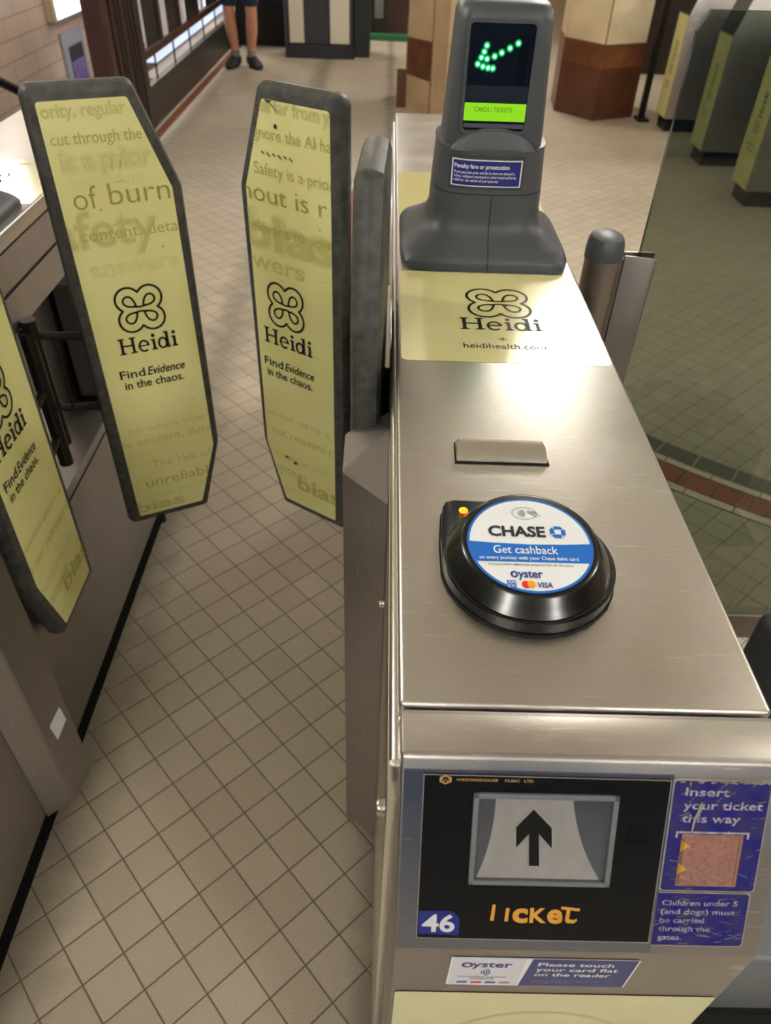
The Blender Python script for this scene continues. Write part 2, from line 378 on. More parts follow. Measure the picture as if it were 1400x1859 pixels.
# ------------------------------------------------------------------ lettering
_tc = {}
def text2d(txt, bold=0.0, shear=0.0):
    key = (txt, bold, shear)
    if key in _tc: return _tc[key]
    cu = bpy.data.curves.new('t', 'FONT'); cu.body = txt; cu.size = 1.0; cu.offset = bold; cu.shear = shear; cu.resolution_u = 3; cu.fill_mode = 'FRONT'
    o = bpy.data.objects.new('t', cu); COL.objects.link(o)
    dg = bpy.context.evaluated_depsgraph_get(); dg.update()
    me = bpy.data.meshes.new_from_object(o.evaluated_get(dg))
    vs = [(v.co.x, v.co.y) for v in me.vertices]; fs = [tuple(p.vertices) for p in me.polygons]
    bpy.data.objects.remove(o); bpy.data.curves.remove(cu); bpy.data.meshes.remove(me)
    _tc[key] = (vs, fs); return _tc[key]
_v, _ = text2d('H'); CAP = max(y for x, y in _v)
class Decal:
    """flat print: shapes in (u, v), stacked in thin layers, mapped to 3D by fmap(u, v, h)"""
    def __init__(s, fmap, clip=None, step=0.00022):
        s.f = fmap; s.bm = bmesh.new(); s.mats = []; s.clip = clip; s.step = step
    def mi(s, m):
        if m not in s.mats: s.mats.append(m)
        return s.mats.index(m)
    def raw(s, vs, fs, m, layer, clip=None):
        b = bmesh.new(); V = [b.verts.new((x, y, 0)) for x, y in vs]
        for f in fs:
            try: b.faces.new([V[i] for i in f])
            except ValueError: pass
        c = clip or s.clip
        if c:
            cx = sum(p[0] for p in c)/len(c); cy = sum(p[1] for p in c)/len(c)
            for i in range(len(c)):
                p, q = c[i], c[(i+1) % len(c)]; n = Vector((q[1]-p[1], p[0]-q[0], 0))
                if n.length < 1e-9: continue
                if n.dot(Vector((cx-p[0], cy-p[1], 0))) > 0: n = -n
                if not b.verts: break
                bmesh.ops.bisect_plane(b, geom=b.verts[:]+b.edges[:]+b.faces[:], plane_co=(p[0], p[1], 0), plane_no=n, clear_outer=True)
        b.verts.index_update(); h = layer*s.step; k = s.mi(m)
        N = [s.bm.verts.new(s.f(v.co.x, v.co.y, h)) for v in b.verts]
        for f in b.faces:
            try: g = s.bm.faces.new([N[v.index] for v in f.verts]); g.material_index = k
            except ValueError: pass
        b.free()
    def poly(s, pts, m, layer=0, clip=None): s.raw(pts, [tuple(range(len(pts)))], m, layer, clip)
    def rect(s, x0, x1, y0, y1, m, layer=0, r=0): s.poly(rrect(x0, x1, y0, y1, r) if r else [(x0, y0), (x1, y0), (x1, y1), (x0, y1)], m, layer)
    def disc(s, cx, cy, rx, ry, m, layer=0, n=40, clip=None): s.poly([(cx+rx*math.cos(2*PI*k/n), cy+ry*math.sin(2*PI*k/n)) for k in range(n)], m, layer, clip)
    def ring(s, cx, cy, rx, ry, w, m, layer=0, a0=0, a1=360, n=40):
        s.stroke([(cx+rx*math.cos(math.radians(a0+(a1-a0)*k/n)), cy+ry*math.sin(math.radians(a0+(a1-a0)*k/n))) for k in range(n+1)], w, m, layer)
    def stroke(s, pts, wd, m, layer=0, closed=False):
        P = [Vector(p) for p in pts]; n = len(P); vs = []
        for i in range(n):
            if closed: d = P[(i+1) % n]-P[i-1]
            else: d = P[min(i+1, n-1)]-P[max(i-1, 0)]
            if d.length < 1e-9: d = Vector((1, 0))
            d.normalize(); q = Vector((-d.y, d.x))*wd/2; vs += [tuple(P[i]+q), tuple(P[i]-q)]
        fs = [(2*i, 2*i+1, 2*i+3, 2*i+2) for i in range(n-1)]
        if closed: fs.append((2*n-2, 2*n-1, 1, 0))
        s.raw(vs, fs, m, layer)
    def text(s, txt, x, y, m, w=None, h=None, layer=1, bold=0.0, shear=0.0, slope=0.0):
        """left x, baseline y, total width w, cap height h"""
        vs, fs = text2d(txt, bold, shear); x0 = min(v[0] for v in vs); x1 = max(v[0] for v in vs)
        sy = (h/CAP) if h else w/(x1-x0); sx = (w/(x1-x0)) if w else sy
        s.raw([(x+(a-x0)*sx, y+c*sy+slope*(a-x0)*sx) for a, c in vs], fs, m, layer)
    def soft(s, txt, x, y, ms, w=None, h=None, layer=1, spread=0.05, base=0.0):
        """washed-out print: outlines growing fainter outwards"""
        n = len(ms)
        for i, m in enumerate(ms): s.text(txt, x, y, m, w, h, layer+i, bold=base+spread*(n-1-i)/max(1, n-1))
    def wordmark(s, x, y, w, h, m, layer=2):
        """slab-serif word: H e i d i"""
        U = 1.0; k = w/3.30; vs = lambda pts: [(x+a*k, y+b*h) for a, b in pts]
        def R(a0, a1, b0, b1): s.poly(vs([(a0, b0), (a1, b0), (a1, b1), (a0, b1)]), m, layer)
        t = 0.15; sf = 0.09
        for a in (0.10, 0.72):
            R(a, a+t, 0, 1); R(a-.10, a+t+.10, 0, sf); R(a-.10, a+t+.10, 1-sf, 1)
        R(.2, .8, .46, .56)
        cx = 1.38; s_ = [(x+(cx+.26*math.cos(math.radians(q)))*k, y+(.34+.33*math.sin(math.radians(q)))*h) for q in range(0, 321, 12)]
        s.stroke(s_, .115*k, m, layer); R(cx-.26, cx+.30, .33, .41)
        def letter_i(a): R(a, a+t, 0, .68); R(a-.08, a+t+.09, 0, sf); R(a-.08, a+t*.6, .68-sf, .68); s.disc(x+(a+t/2)*k, y+.9*h, .10*k, .10*h*1.15, m, layer, 14)
        letter_i(1.88)
        cx = 2.45; s.ring(x+cx*k, y+.34*h, .22*k, .31*h, .12*k, m, layer, n=24); R(2.65, 2.65+t, 0, 1.03); R(2.70, 2.88, 0, sf); R(2.55, 2.7, 1.03-sf, 1.03)
        letter_i(3.05)
    def clover(s, cx, cy, sx, sy, m, layer=2, wd=0.045):
        """four-lobed outline with a looped cross inside; sx, sy half sizes"""
        P = []; c = 0.46; r = 0.54
        for k in range(120):
            a = 2*PI*k/120; best = 0
            for qx in (-1, 1):
                for qy in (-1, 1):
                    dx, dy = math.cos(a), math.sin(a); b_ = dx*qx*c+dy*qy*c; D = b_*b_-(2*c*c-r*r)
                    if D > 0: best = max(best, b_+math.sqrt(D))
            P.append((cx+math.cos(a)*best*sx, cy+math.sin(a)*best*sy))
        s.stroke(P, wd*(sx+sy), m, layer, closed=True)
        for qx in (-1, 1):
            for qy in (-1, 1):
                D = Vector((qx, qy*.86)).normalized(); N = Vector((-D.y, D.x)); pts = []
                for k in range(33):
                    t = 2*PI*k/32; p = Vector((qx*.16, qy*.13))+D*(.62*(1-math.cos(t))/2)+N*(.27*math.sin(t)*math.sin(t/2))
                    pts.append((cx+p.x*sx, cy+p.y*sy))
                s.stroke(pts, wd*(sx+sy)*.9, m, layer)
        for qy in (-1, 1):
            s.stroke([(cx+sx*a, cy+sy*qy*(.10+.06*(a/.3)**2)) for a in (-.3, -.2, -.1, 0, .1, .2, .3)], wd*(sx+sy)*.9, m, layer)
    def build(s, name, parent=None, **kw):
        me = bpy.data.meshes.new(name); s.bm.to_mesh(me); s.bm.free()
        for m in s.mats: me.materials.append(m)
        return link(name, me, parent, **kw)

# ================================================================== SETTING
def struct(name, bm, m): return obj(name, bm, m, kind='structure')
def flat_floor():
    bm = bmesh.new()
    # hall floor with the stairwell opening left of the timber partition
    for x0, x1, y0, y1 in ((-1.98, 10, -4, 16), (-8, -1.98, -4, 4.6), (-8, -1.98, 14.0, 16)):
        box(bm, x0, x1, y0, y1, -0.25, 0)
    return bm
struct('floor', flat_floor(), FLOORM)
bm = bmesh.new(); box(bm, -8, 10, -4, 16, CEIL, CEIL+.2); struct('ceiling', bm, CEILM)
bm = bmesh.new(); box(bm, -8, 10, -4.2, -4, 0, CEIL); struct('wall_back', bm, BACKW)  # unseen wall behind the viewer, coloured for the gate's reflection
bm = bmesh.new(); box(bm, 10, 10.2, -4, 16, 0, CEIL); struct('wall_right', bm, WALLT)
bm = bmesh.new(); box(bm, -1.98, 10, 16, 16.2, 0, CEIL); struct('wall_front', bm, WALLT2)
bm = bmesh.new(); box(bm, -4.2, -4.0, 4.6, 16.2, -3.0, CEIL); struct('wall_left', bm, WALLT)
bm = bmesh.new(); box(bm, -4.0, -1.98, 4.6, 16.2, -3.1, -3.0); struct('trim_4', bm, WOODD)

# curved inlay: white line, red tiles, white line, dark tiles
RC = (3.0148, 4.3494)
def annulus(r0, r1, a0, a1, step_len, gap, z1):
    bm = bmesh.new(); n = max(2, int((a1-a0)*r1/step_len))
    for i in range(n):
        b0 = a0+(a1-a0)*i/n+gap/r1/2; b1 = a0+(a1-a0)*(i+1)/n-gap/r1/2
        sub = 3; pts = []
        for k in range(sub+1): a = b0+(b1-b0)*k/sub; pts.append((RC[0]+r1*math.cos(a), RC[1]+r1*math.sin(a), -0.002))
        for k in range(sub, -1, -1): a = b0+(b1-b0)*k/sub; pts.append((RC[0]+r0*math.cos(a), RC[1]+r0*math.sin(a), -0.002))
        prism(bm, pts, (0, 0, z1+0.002))
    return bm
A0, A1 = math.radians(130), math.radians(290)
struct('trim_1', annulus(3.155, 3.335, A0, A1, 0.4, 0, 0.0006), mat('inlay_joint', (70, 60, 50), rough=.7))
struct('trim_2', annulus(3.295, 3.33, A0, A1, 0.17, 0.004, 0.0012), INW)
struct('trim_3', annulus(3.195, 3.29, A0, A1, 0.125, 0.005, 0.0012), INR)
struct('trim_5', annulus(3.160, 3.19, A0, A1, 0.17, 0.004, 0.0012), INW)
struct('trim_6', annulus(3.07, 3.150, A0, A1, 0.14, 0.006, 0.0010), IND)
# straight inlay beside the partition
bm = bmesh.new(); box(bm, -1.80, -1.765, 4.7, 14, -0.002, .0012); box(bm, -1.90, -1.875, 4.7, 14, -0.002, .0012); struct('trim_7', bm, INW)
bm = bmesh.new()
for k in range(70): box(bm, -1.872, -1.803, 4.7+k*.132, 4.7+k*.132+.127, -0.002, .0012)
struct('trim_8', bm, INR)

# globe lamps hanging from the ceiling; those beyond the first two are added fill
LZ = 2.68
def lamp(x, y, label, r=0.20):
    t = root('ceiling_lamp', (x, y, CEIL), label, 'ceiling light')
    bm = bmesh.new(); tube(bm, [(x, y, CEIL), (x, y, LZ+r-.01)], .012, 10); obj('stem', bm, GREYF, t, smooth=True)
    bm = bmesh.new(); lathe(bm, [(.07, LZ+r-.02), (.075, LZ+r), (.03, LZ+r+.02)], x, y, 24); obj('lamp_cap', bm, GREYF, t, smooth=True)
    bm = bmesh.new(); bmesh.ops.create_uvsphere(bm, u_segments=32, v_segments=20, radius=r, matrix=Matrix.Translation((x, y, LZ))); obj('globe', bm, LAMPM, t, smooth=True)
for x, y, l in ((1.09, 3.68, 'globe lamp whose glare falls on the near gate'), (-3.14, 6.04, 'smaller globe lamp above the stairwell'), (-2.9, 11.2, 'added globe lamp brightening the far stairwell wall'),
                (1.27, 8.6, 'added fill globe lamp above the marble columns'), (-1.0, 10.8, 'added fill globe lamp above the dark kiosk'),
                (5.2, 5.6, 'added fill globe lamp above the far gate row'), (-2.6, 1.6, 'added fill globe lamp left of the gates'),
                (3.6, 1.0, 'added fill globe lamp right of the glass gate'), (-1.1, -2.2, 'added fill globe lamp behind the viewer to the left'),
                (1.9, -2.4, 'added fill globe lamp behind the viewer to the right')):
    lamp(x, y, l, .12 if 'smaller' in l else .20)

# ================================================================== TICKET GATES
GH = 1.10
PROF = [(-.042, GH), (-.122, .94), (-.122, .06), (1.97, .06), (1.97, GH)]
S_A = Vector((0, -.042, GH)); S_B = Vector((0, -.122, .94)); SDIR = (S_B-S_A).normalized(); SN = Vector((0, SDIR.z, -SDIR.y)).normalized()
if SN.y > 0: SN = -SN
def fslope(x0):
    """slope plane: u across, v DOWN the slope given negative (v up)"""
    return lambda u, v, h: Vector((x0+u, 0, 0))+S_A+SDIR*(-v)+SN*(h+.0004)
def body_mesh(side):
    bm = bmesh.new()
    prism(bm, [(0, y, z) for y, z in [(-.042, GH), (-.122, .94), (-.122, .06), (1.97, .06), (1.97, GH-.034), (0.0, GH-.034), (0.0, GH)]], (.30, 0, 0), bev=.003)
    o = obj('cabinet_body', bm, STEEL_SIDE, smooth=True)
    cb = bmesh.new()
    # recess of the ticket throat
    prism(cb, [tuple(Vector((0.0600, 0, 0))+S_A+SDIR*.0325+SN*.02), tuple(Vector((0.0600, 0, 0))+S_A+SDIR*.1065+SN*.02), tuple(Vector((0.0600, 0, 0))+S_A+SDIR*.1065-SN*.05), tuple(Vector((0.0600, 0, 0))+S_A+SDIR*.0325-SN*.05)], (.1035, 0, 0))
    c1 = obj('c1', cb, SEAM)
    cb = bmesh.new()
    if side == 'left': box(cb, -.01, .10, .88, 1.55, .55, .93)
    else: box(cb, .20, .31, .88, 1.55, .55, .93)
    c2 = obj('c2', cb, SEAM)
    bake_bool(o, [c1, c2])
    return o
def gate_common(t, side):
    b = body_mesh(side); b.parent = t; b.matrix_parent_inverse = world_of(t).inverted()
    # black skirting round the foot
    bm = bmesh.new(); box(bm, .004, .296, -.112, 1.96, 0, .064); obj('plinth', bm, mat('black_skirting', (9, 9, 9), rough=.85, spec=.15), t)
    # hinged lid
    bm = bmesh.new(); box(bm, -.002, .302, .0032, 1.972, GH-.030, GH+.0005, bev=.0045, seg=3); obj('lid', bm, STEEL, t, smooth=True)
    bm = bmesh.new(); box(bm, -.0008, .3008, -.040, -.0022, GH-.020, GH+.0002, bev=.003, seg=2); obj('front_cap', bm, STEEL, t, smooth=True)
    # side joints
    for xx in ((-.0012, .0005), (.2995, .3012)):
        for yz in ((-.04, .998, 1.003), (.05, .520, .524)):
            bm = bmesh.new(); box(bm, xx[0], xx[1], yz[0], 1.96, yz[1], yz[2]); obj('panel_joint', bm, SEAM, t)
    # ---- sloping ticket face
    f = fslope(0)
    bz = bmesh.new(); pts = [(0.003, .002), (.297, .002), (.297, .1755), (0.003, .1755)]
    # bezel plate with opening for the throat
    def q(u, v, h): return tuple(f(u, -v, h))
    def plate(bm, x0, x1, v0, v1, hx0, hx1, hv0, hv1, h0, h1):
        for (a, b_, c, d) in ((x0, x1, v0, hv0), (x0, x1, hv1, v1), (x0, hx0, hv0, hv1), (hx1, x1, hv0, hv1)):
            if b_-a > 1e-5 and d-c > 1e-5: prism(bm, [q(a, c, h0), q(b_, c, h0), q(b_, d, h0), q(a, d, h0)], tuple(SN*(h1-h0)))
    plate(bz, .002, .209, .011, .1755, .0600, .1635, .0325, .1065, 0, .0012)
    face = obj('ticket_faceplate', bz, BEZEL, t)
    bm = bmesh.new(); plate(bm, .0178, .2065, .0145, .1640, .0585, .1655, .0310, .1080, .0012, .0022); obj('black_panel', bm, BLKM, face, label='black panel with gold lettering')
    d = Decal(lambda u, v, h: f(u, v, h+.0023))
    d.stroke([(.0172, -.0142), (.2068, -.0150), (.2060, -.1645), (.0172, -.1640)], .0007, SILVERP, 0, closed=True)
    d.text('WESTINGHOUSE', .0420, -.0190, GOLDD, w=.032, h=.0021, bold=.01); d.text('CUBIC', .0790, -.0190, GOLDD, w=.0115, h=.0021, bold=.01); d.text('LTD', .0940, -.0190, GOLDD, w=.007, h=.0021, bold=.01)
    hx = [(.0338+.0052*math.cos(math.radians(a)), -.0182+.0040*math.sin(math.radians(a))) for a in range(30, 390, 60)]
    d.poly(hx, GOLDD, 1); d.poly([(.0338+(x-.0338)*.7, -.0182+(y+.0182)*.7) for x, y in hx], BLKM, 2)
    d.stroke([(.0312, -.0170), (.0325, -.0198), (.0338, -.0172), (.0351, -.0198), (.0364, -.0170)], .0007, GOLDD, 3)
    # TICKET with the worn first letters
    d.poly([(.0770, -.1305), (.0795, -.1305), (.0788, -.1458), (.0758, -.1458)], GOLD, 1)
    d.poly([(.0880, -.1335), (.0908, -.1335), (.0902, -.1462), (.0874, -.1462)], GOLD, 1)
    d.text('c', .0935, -.1464, GOLD, w=.0125, h=.0178, bold=.04); d.text('K', .1075, -.1466, GOLD, w=.0135, h=.0132, bold=.03)
    d.text('e', .1215, -.1466, GOLD, w=.0125, h=.0176, bold=.035)
    d.poly([(.1322, -.1310), (.1475, -.1325), (.1470, -.1352), (.1322, -.1336)], GOLD, 1); d.poly([(.1368, -.1340), (.1398, -.1340), (.1394, -.1430), (.1440, -.1436), (.1452, -.1420), (.1462, -.1440), (.1436, -.1470), (.1376, -.1466), (.1362, -.1440)], GOLD, 1)
    d.poly([(.0185, -.1378), (.0440, -.1372), (.0500, -.1420), (.0515, -.1470), (.0512, -.1605), (.0182, -.1600)], NAVY, 1)
    d.text('46', .0212, -.1570, mat('number_grey', (206, 206, 208), rough=.45), w=.0265, h=.0155, layer=2, bold=.025)
    d.rect(.178, .1935, -.0720, -.0560, mat('sensor_window', (16, 13, 13), rough=.15), 1, r=.001)
    d.build('panel_lettering', face)
    # ---- ticket throat
    bm = bmesh.new()
    A, B, Cc, D = (.0560, .1680, .0285, .1105)
    def frame(bm, x0, x1, v0, v1, wd, h0, h1):
        for (a, b_, c, e) in ((x0, x1, v0, v0+wd), (x0, x1, v1-wd, v1), (x0, x0+wd, v0, v1), (x1-wd, x1, v0, v1)):
            prism(bm, [q(a, c, h0), q(b_, c, h0), q(b_, e, h0), q(a, e, h0)], tuple(SN*(h1-h0)), bev=.0006)
    frame(bm, A, B, Cc, D, .0042, .0005, .0048)
    thr = obj('ticket_throat', bm, GREYP2, t, smooth=True)
    # side walls falling inwards, each shaped to the curve of the ramp
    N = 12; li = []; ri = []
    for k in range(N+1):
        s_ = k/N; v = .0325+.074*s_; c = s_**2.5
        dl = .0150*(1-c*1.0); dr = .0150+.006*(1-s_)
        xl = .0785-.0160*c; xr = .1400+.0205*c; h = -.030*(1-s_)+.001
        li.append((xl, v, h)); ri.append((xr, v, h))
    for li_, xs in ((li, .0600), (ri, .1635)):
        bm = bmesh.new()
        for k in range(N):
            P, Q = li_[k], li_[k+1]
            bm.faces.new([bm.verts.new(q(*P)), bm.verts.new(q(*Q)), bm.verts.new(q(xs, Q[1], .001)), bm.verts.new(q(xs, P[1], .001))])
        bmesh.ops.remove_doubles(bm, verts=bm.verts[:], dist=1e-6)
        obj('throat_side', bm, mat('throat_grey', (78, 81, 86), rough=.45), thr, smooth=True)
    bm = bmesh.new()
    for k in range(N):
        vs = [bm.verts.new(q(*li[k])), bm.verts.new(q(*li[k+1])), bm.verts.new(q(*ri[k+1])), bm.verts.new(q(*ri[k]))]; bm.faces.new(vs)
    bmesh.ops.remove_doubles(bm, verts=bm.verts[:], dist=1e-6)
    obj('throat_ramp', bm, mat('worn_ramp', (136, 132, 130), rough=.5, var=.12, vscale=60), thr)
    def ramp(u, v, h):
        s_ = (-v-.0325)/.074; return f(u, v, -.030*(1-s_)+.0014+h)
    d = Decal(ramp)
    arrow = [(.1075, -.0540), (.1235, -.0685), (.1235, -.0845), (.1120, -.0735), (.1120, -.0985), (.1030, -.0985), (.1030, -.0735), (.0915, -.0845), (.0915, -.0685)]
    arrow = [(.1085+(x-.1075)*.90, -.0765+(y+.0765)*.90-.001) for x, y in arrow]
    big = [(.1085+(x-.1085)*1.06, -.0775+(y+.0775)*1.035) for x, y in arrow]
    cx = .1085
    # concave outline is printed as convex pieces
    for P, m, l in ((big, SILVERP, 1), (arrow, mat('arrow_black', (7, 7, 7), rough=.6, spec=.15), 2)):
        d.poly([P[0], P[1], P[2], P[3], (cx, P[3][1])], m, l); d.poly([P[0], (cx, P[3][1]), P[6], P[7], P[8]], m, l); d.poly([P[3], P[4], P[5], P[6]], m, l)
    d.build('arrow_mark', thr, label='black arrow pointing into the slot')
    bm = bmesh.new(); prism(bm, [q(.072, .0325, -.045), q(.146, .0325, -.045), q(.146, .0345, -.045), q(.072, .0345, -.045)], tuple(SN*.018)); obj('slot_gap', bm, SEAM, thr)
    # ---- worn blue instruction stickers
    d = Decal(f)
    d.rect(.2095, .2860, -.1160, -.0140, SILVERP, 1, r=.003); d.rect(.2105, .2852, -.1150, -.0158, NAVYW, 2, r=.003)
    for txt, x, y, wd in (('Insert', .2195, -.0288, .0345), ('your ticket', .2195, -.0405, .0620), ('this way', .2195, -.0522, .0460)):
        d.text(txt, x, y, WHITE2, w=wd, h=.0070, layer=3, bold=.015)
    d.rect(.2165, .2745, -.0622, -.0605, WHITE2, 3); d.rect(.2165, .2182, -.0665, -.0610, WHITE2, 3); d.rect(.2728, .2745, -.0665, -.0610, WHITE2, 3)
    d.rect(.2215, .2700, -.1105, -.0628, PINK, 4)
    for k in range(2):
        yy = -.0735-.021*k; d.poly([(.2215, yy+.0055), (.2290, yy), (.2215, yy-.0055)], GOLD, 5)
        d.rect(.2222, .2226, -.108, -.066, INK, 6); d.rect(.2236, .2239, -.108, -.066, INK, 6); d.rect(.2672, .2675, -.108, -.066, INK, 6)
    for k in range(46):  # scuffs through to the metal
        x = random.uniform(.212, .283); y = random.uniform(-.113, -.018); a = random.uniform(-.5, .9); l = random.uniform(.002, .009)
        d.stroke([(x, y), (x+l*math.cos(a), y+l*math.sin(a))], random.uniform(.00015, .0005), SILVERP, 7)
    for k in range(70):
        x = random.triangular(.212, .285, .285); yy = -.0152-abs(random.gauss(0, .0010)); d.disc(x, yy, random.uniform(.0004, .0020), random.uniform(.0003, .0010), SILVERP, 7, 7)
    d.poly([(.2325, -.033), (.2345, -.037), (.2335, -.042), (.2300, -.050), (.2290, -.060), (.2278, -.060), (.2285, -.048), (.2310, -.040)], SILVERP, 7)
    d.poly([(.2215, -.0160), (.2228, -.0160), (.2222, -.0215)], SILVERP, 7)
    d.build('insert_ticket_sticker', t, label='scratched navy sticker telling how to insert the ticket')
    d = Decal(f)
    d.rect(.2060, .2840, -.1690, -.1168, SILVERP, 1, r=.003); d.rect(.2068, .2832, -.1680, -.1178, NAVYW, 2, r=.003)
    for k, (txt, wd) in enumerate((('Children under 5', .061), ('(and dogs) must', .060), ('be carried', .036), ('through the', .042), ('gates.', .020))):
        d.text(txt, .2135, -.1292-.0083*k, WHITE2, w=wd, h=.0048, layer=3, bold=.01)
    for k in range(40):
        x = random.uniform(.208, .280); y = random.uniform(-.166, -.120); a = random.uniform(-.4, .4); l = random.uniform(.002, .012)
        d.stroke([(x, y), (x+l*math.cos(a), y+l*math.sin(a))], random.uniform(.00015, .0005), SILVERP, 7)
    d.build('children_warning_sticker', t, label='scratched navy sticker about children and dogs')
    # ---- front face
    ff = lambda u, v, h: Vector((u, -.1226-h, v))
    d = Decal(ff)
    d.rect(.0480, .2060, .8630, .9290, WHITE, 1, r=.002); d.rect(.0495, .1105, .8640, .9280, mat('pale_sticker', (214, 214, 220), rough=.4), 2, r=.001); d.poly([(.1120, .8640), (.2045, .8640), (.2045, .9280), (.1160, .9280)], mat('slate_blue_sticker', (48, 56, 112), rough=.4), 2)
    d.text('yster', .0665, .9080, OYS, w=.0340, h=.0125, layer=3, bold=.02); d.ring(.0625, .9125, .0038, .0045, .0024, OYS, 3)
    for k in range(4): d.ring(.0745, .8960, .002+.0022*k, .003+.0026*k, .0011, OYS, 3, -50, 50, 10)
    d.text('Contactless payment', .0570, .8835, CHASEK, w=.042, h=.0032, layer=3); d.text('accepted', .0680, .8790, CHASEK, w=.020, h=.0032, layer=3)
    for k, m in enumerate((CHASEB, RED, CHASEB, SILVERP)): d.rect(.0570+.0125*k, .0660+.0125*k, .8690, .8735, m, 3)
    for k, (txt, wd) in enumerate((('Please touch', .064), ('your card flat', .070), ('on the reader', .066))): d.text(txt, .1220, .9130-.0118*k, WHITE, w=wd, h=.0076, layer=3, bold=.012)
    d.text('For single tickets please use the ticket slot', .1220, .8770, WHITE2, w=.068, h=.0022, layer=3); d.text('at the gate barrier', .1220, .8730, WHITE2, w=.035, h=.0022, layer=3)
    d.build('touch_card_sticker', t, label='white and slate blue card instruction sticker')
    d = Decal(ff); d.rect(.004, .296, .30, .8420, CREAM, 1, r=.004)
    for r_, yy in ((.09, .70), (.07, .55)): d.ring(.15, yy, r_, r_, .006, mat('cream_ghost', (198, 192, 140), rough=.35), 2)
    d.build('front_sticker', t, label='plain cream yellow sticker on the front')
    # ---- lid stickers
    tp = lambda u, v, h: Vector((u, v, GH+.0008+h))
    d = Decal(tp); d.rect(.004, .298, .563, .868, YEL_GLOSS, 0, r=.010)
    d.clover(.158, .752, .048, .050, INK, 2); d.wordmark(.0930, .6600, .1230, .038, INK, 2)
    d.stroke([(.146, .632), (.158, .632)], .0016, INK, 2); d.stroke([(.152, .626), (.152, .638)], .0010, INK, 2)
    d.text('heidihealth.com', .0935, .603, INK, w=.118, h=.0145, layer=2)
    d.build('lid_sticker', t, label='pale yellow lid sticker with black clover emblem')
    d = Decal(tp); d.rect(.003, .298, 1.137, 1.420, YEL_GLOSS, 0, r=.004)
    d2 = Decal(lambda u, v, h: tp(.300-u, 2.557-v, h)); d2.clover(.158, 1.280, .048, .050, INK, 2); d2.text('heidihealth.com', .0935, 1.165, GOLDD, w=.118, h=.0145, layer=2)
    st = d.build('lid_sticker', t, label='pale yellow lid sticker behind the display'); d2.build('lid_sticker_print', st)
    # ---- exit slot bar
    bm = bmesh.new(); prism(bm, [(.0635, .3285, GH), (.1715, .3285, GH), (.1700, .3680, GH), (.0645, .3680, GH)], (0, 0, .002)); bar = obj('exit_slot_bar', bm, BLACKR, t)
    bm = bmesh.new()
    base_ = [(.0650, .3300), (.1690, .3300), (.1685, .3665), (.0655, .3665)]; mid_ = [(.0680, .3335), (.1660, .3335), (.1650, .3570), (.0690, .3570)]
    loft(bm, [[Vector((x, y, 1.1018)) for x, y in base_], [Vector((x, y, 1.1060)) for x, y in base_], [Vector((.0668, .3400, 1.1150)), Vector((.1672, .3400, 1.1150)), Vector((.1665, .3560, 1.1165)), Vector((.0675, .3560, 1.1165))]])
    bmesh.ops.bevel(bm, geom=bm.edges[:], offset=.0008, segments=2, affect='EDGES')
    obj('bar_cap', bm, STEEL_EDGE, bar, smooth=True, label='bright steel bar')
    # ---- card reader
    cx, cy, R = .121, .157, .0815
    pts = []
    for k in range(49):
        a = math.radians(180+270*k/48); pts.append((cx+R*math.cos(a), cy+R*math.sin(a)))
    pts += [(cx-R+.012, cy+R+.006)] and []
    cor = [(cx-.02, cy+R+.002), (cx-R+.016, cy+R+.004), (cx-R+.007, cy+R+.001), (cx-R+.0035, cy+R-.008), (cx-R, cy+.03)]
    P = pts+cor
    bm = bmesh.new(); prism(bm, [(x, y, GH+.001) for x, y in P], (0, 0, .017), bev=.0015); rd = obj('card_reader', bm, BLKM, t, smooth=True, label='black round card reader')
    bm = bmesh.new(); prism(bm, [(cx+(x-cx)*1.016+random.uniform(-.0004, .0004), cy+(y-cy)*1.016+random.uniform(-.0004, .0004), GH+.0006) for x, y in P], (0, 0, .004)); obj('gasket', bm, BLACKR, rd)
    bm = bmesh.new(); lathe(bm, [(.0775, GH+.0180), (.0786, GH+.0198), (.0780, GH+.0218), (.0755, GH+.0230), (.0763, GH+.0250), (.0755, GH+.0268), (.0700, GH+.0340), (.0648, GH+.0412), (.0622, GH+.0436), (.0600, GH+.0440)], cx-.0025, cy-.0035, 96)
    for v in bm.verts: v.co.z += (v.co.y-cy+.0035)*.085*max(0, min(1, (v.co.z-GH-.018)/.012))
    if True: obj('reader_dish', bm, BLKG, rd, smooth=True)
    lx, ly, LR = cx-.0035, cy-.0065, .0580
    lb = lambda u, v, h: Vector((lx+(u-lx+.0008)*.945 if False else lx+(u-lx), ly+(v-ly-.0015), GH+.0445+h+(v-ly-.0015-.003)*.085))
    d = Decal(lambda u, v, h: lb(lx+(u-lx)*.935, ly+(v-ly)*.935, h)); LR = .0620; d.disc(lx, ly+.0015, LR, LR, CHASEB, 0, 72); ci = [(lx+(LR-.0026)*math.cos(2*PI*k/72), ly+.0015+(LR-.0026)*math.sin(2*PI*k/72)) for k in range(72)]
    d.poly(ci, CHASEW, 1)
    band = [(lx-.07, .1540), (lx-.035, .1515), (lx, .1503), (lx+.035, .1512), (lx+.07, .1535), (lx+.07, .1275), (lx-.07, .1275)]
    d.poly(band, CHASEB, 2, clip=ci)
    d.text('CHASE', .0775, .1608, CHASEK, w=.0570, h=.0130, layer=3, bold=.035)
    ox, oy, ro = .1470, .1675, .0085
    oc = [(ox+ro*math.cos(math.radians(22.5+45*k)), oy+ro*math.sin(math.radians(22.5+45*k))) for k in range(8)]
    d.poly(oc, CHASEB, 3); d.rect(ox-.0032, ox+.0032, oy-.0032, oy+.0032, CHASEW, 4)
